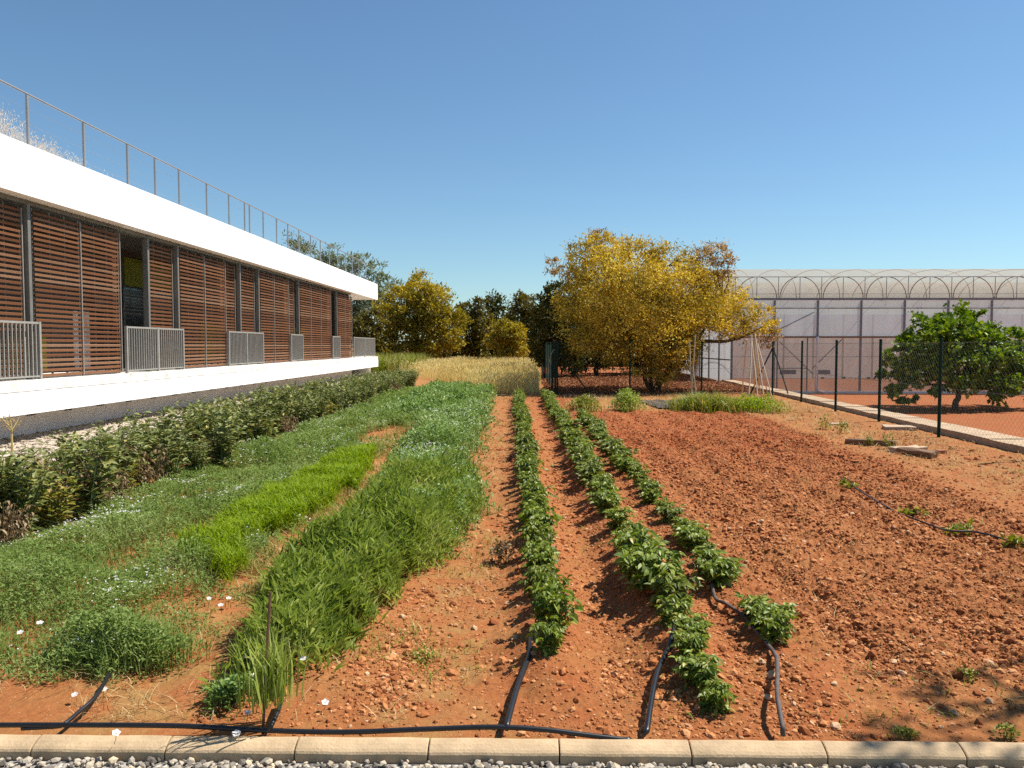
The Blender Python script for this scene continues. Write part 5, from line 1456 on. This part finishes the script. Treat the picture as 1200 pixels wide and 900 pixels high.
# ------------------------------------------------------------------ wheat field and litter
WP = [(-1.35, 25.4), (0.35, 25.2), (0.55, 30), (0.6, 57), (-14, 57), (-10.4, 47), (-5.6, 40), (-3.2, 31.5)]
n = 95000
u = rng.random(n); y = 25.2 * (57 / 25.2) ** u; x = rng.uniform(-14, 0.7, n)
k = inpoly(x + 0.5 * (fbm(x, y, 2, 161) - .5), y + 0.6 * (fbm(x * 2, y, 2, 163) - .5), WP); x, y = x[k], y[k]
k = rng.random(len(x)) < (0.55 + 0.45 * (y < 34)) * (0.45 + 0.55 * sstep(0.3, 0.6, fbm(x * 1.4, y * 0.9, 3, 165))); x, y = x[k], y[k]
hgt_w = rng.uniform(0.4, 0.78, len(x)) * (0.8 + 0.2 * sstep(25.2, 27.5, y)) * (0.7 + 0.55 * fbm(x * 0.7, y * 0.4, 2, 171))
m_ = MB(); P = np.stack([x, y, 0 * x], -1)
blades(m_, P, hgt_w, 0.010 + 0.0004 * (y - 25), 0.08, 0.12)
kk = rng.random(len(x)) < 0.75
D = np.stack([rng.normal(0, 0.45, kk.sum()), rng.normal(0, 0.45, kk.sum()), np.ones(kk.sum())], -1)
leaves(m_, P[kk] + np.stack([0 * x[kk], 0 * x[kk], hgt_w[kk] * 0.9], -1), D, 0.13, 0.026 + 0.0006 * (y[kk] - 25))
tag(obj('wheat_field', m_.mesh('wheat_field', M['wheat'])), 'ripening pale gold wheat field before the treeline', 'wheat', kind='stuff')
# greener weeds at the left side of the wheat
n = 9000; x = rng.uniform(-11.5, -6, n); y = rng.uniform(42, 54, n); k = fbm(x * 0.6, y * 0.4, 3, 181) > 0.42; x, y = x[k], y[k]
m_ = MB(); blades(m_, np.stack([x, y, 0 * x], -1), rng.uniform(0.7, 1.35, len(x)), 0.03, 0.2, 0.3)
tag(obj('tall_weeds', m_.mesh('tall_weeds', M['weed'])), 'tall green weeds between building end and the wheat', 'weeds', kind='stuff')
# fallen leaves under the golden tree
n = 26000; x = rng.uniform(0.7, 8.2, n); y = 25.2 * (44 / 25.2) ** rng.random(n); k = x < wall_x(y) - 0.05; x, y = x[k], y[k]
m_ = MB(); D = rand_dir(len(x)); D[:, 2] *= 0.35; leaves(m_, np.stack([x, y, hgt(x, y) + 0.015 + 0.03 * rng.random(len(x))], -1), D, rng.uniform(0.06, 0.13, len(x)), 0.05)
tag(obj('leaf_litter', m_.mesh('leaf_litter', M['litter'])), 'red brown fallen leaves under the golden tree', 'fallen leaves', kind='stuff')

# ------------------------------------------------------------------ feathery grass on the roof
for i, (px, py, wv, hh, lab) in enumerate(((6, 168, 0.35, 0.75, 'tallest feathery pale grass tuft on the roof edge, leftmost'), (34, 178, 0.3, 0.5, 'second feathery pale grass tuft on the roof, behind railing post'), (62, 188, 0.3, 0.48, 'third feathery pale grass tuft on the roof edge'), (88, 196, 0.16, 0.38, 'thin feathery grass tuft on the roof, fourth along'), (112, 206, 0.14, 0.28, 'smallest feathery grass tuft on the roof, farthest along'))):
    Yr = 8.75 * F / (622 - px)
    xr_ = -7.88 - 0.9 + 0.0075 * Yr
    n = int(120 * wv / 0.3)
    X = xr_ + rng.normal(0, 0.12, n); Yv = Yr + rng.normal(0, wv, n)
    m_ = MB(); L_ = hh * rng.uniform(0.4, 1.05, n) + 0.08
    blades(m_, np.stack([X, Yv, 4.7 + 0 * X], -1), L_, 0.006, 0.16, 0.3)
    for q in range(5):
        P = np.stack([X + rng.normal(0, 0.05, n), Yv + rng.normal(0, 0.07, n), 4.7 + L_ * (0.6 + 0.08 * q)], -1)
        leaves(m_, P, rng.normal(0, 0.5, (n, 3)) + [0, 0, 1], 0.055, 0.012)
    tag(obj('feather_grass', m_.mesh('feather_grass', M['plume'])), lab, 'grass tuft', 'feathery grasses on the roof')
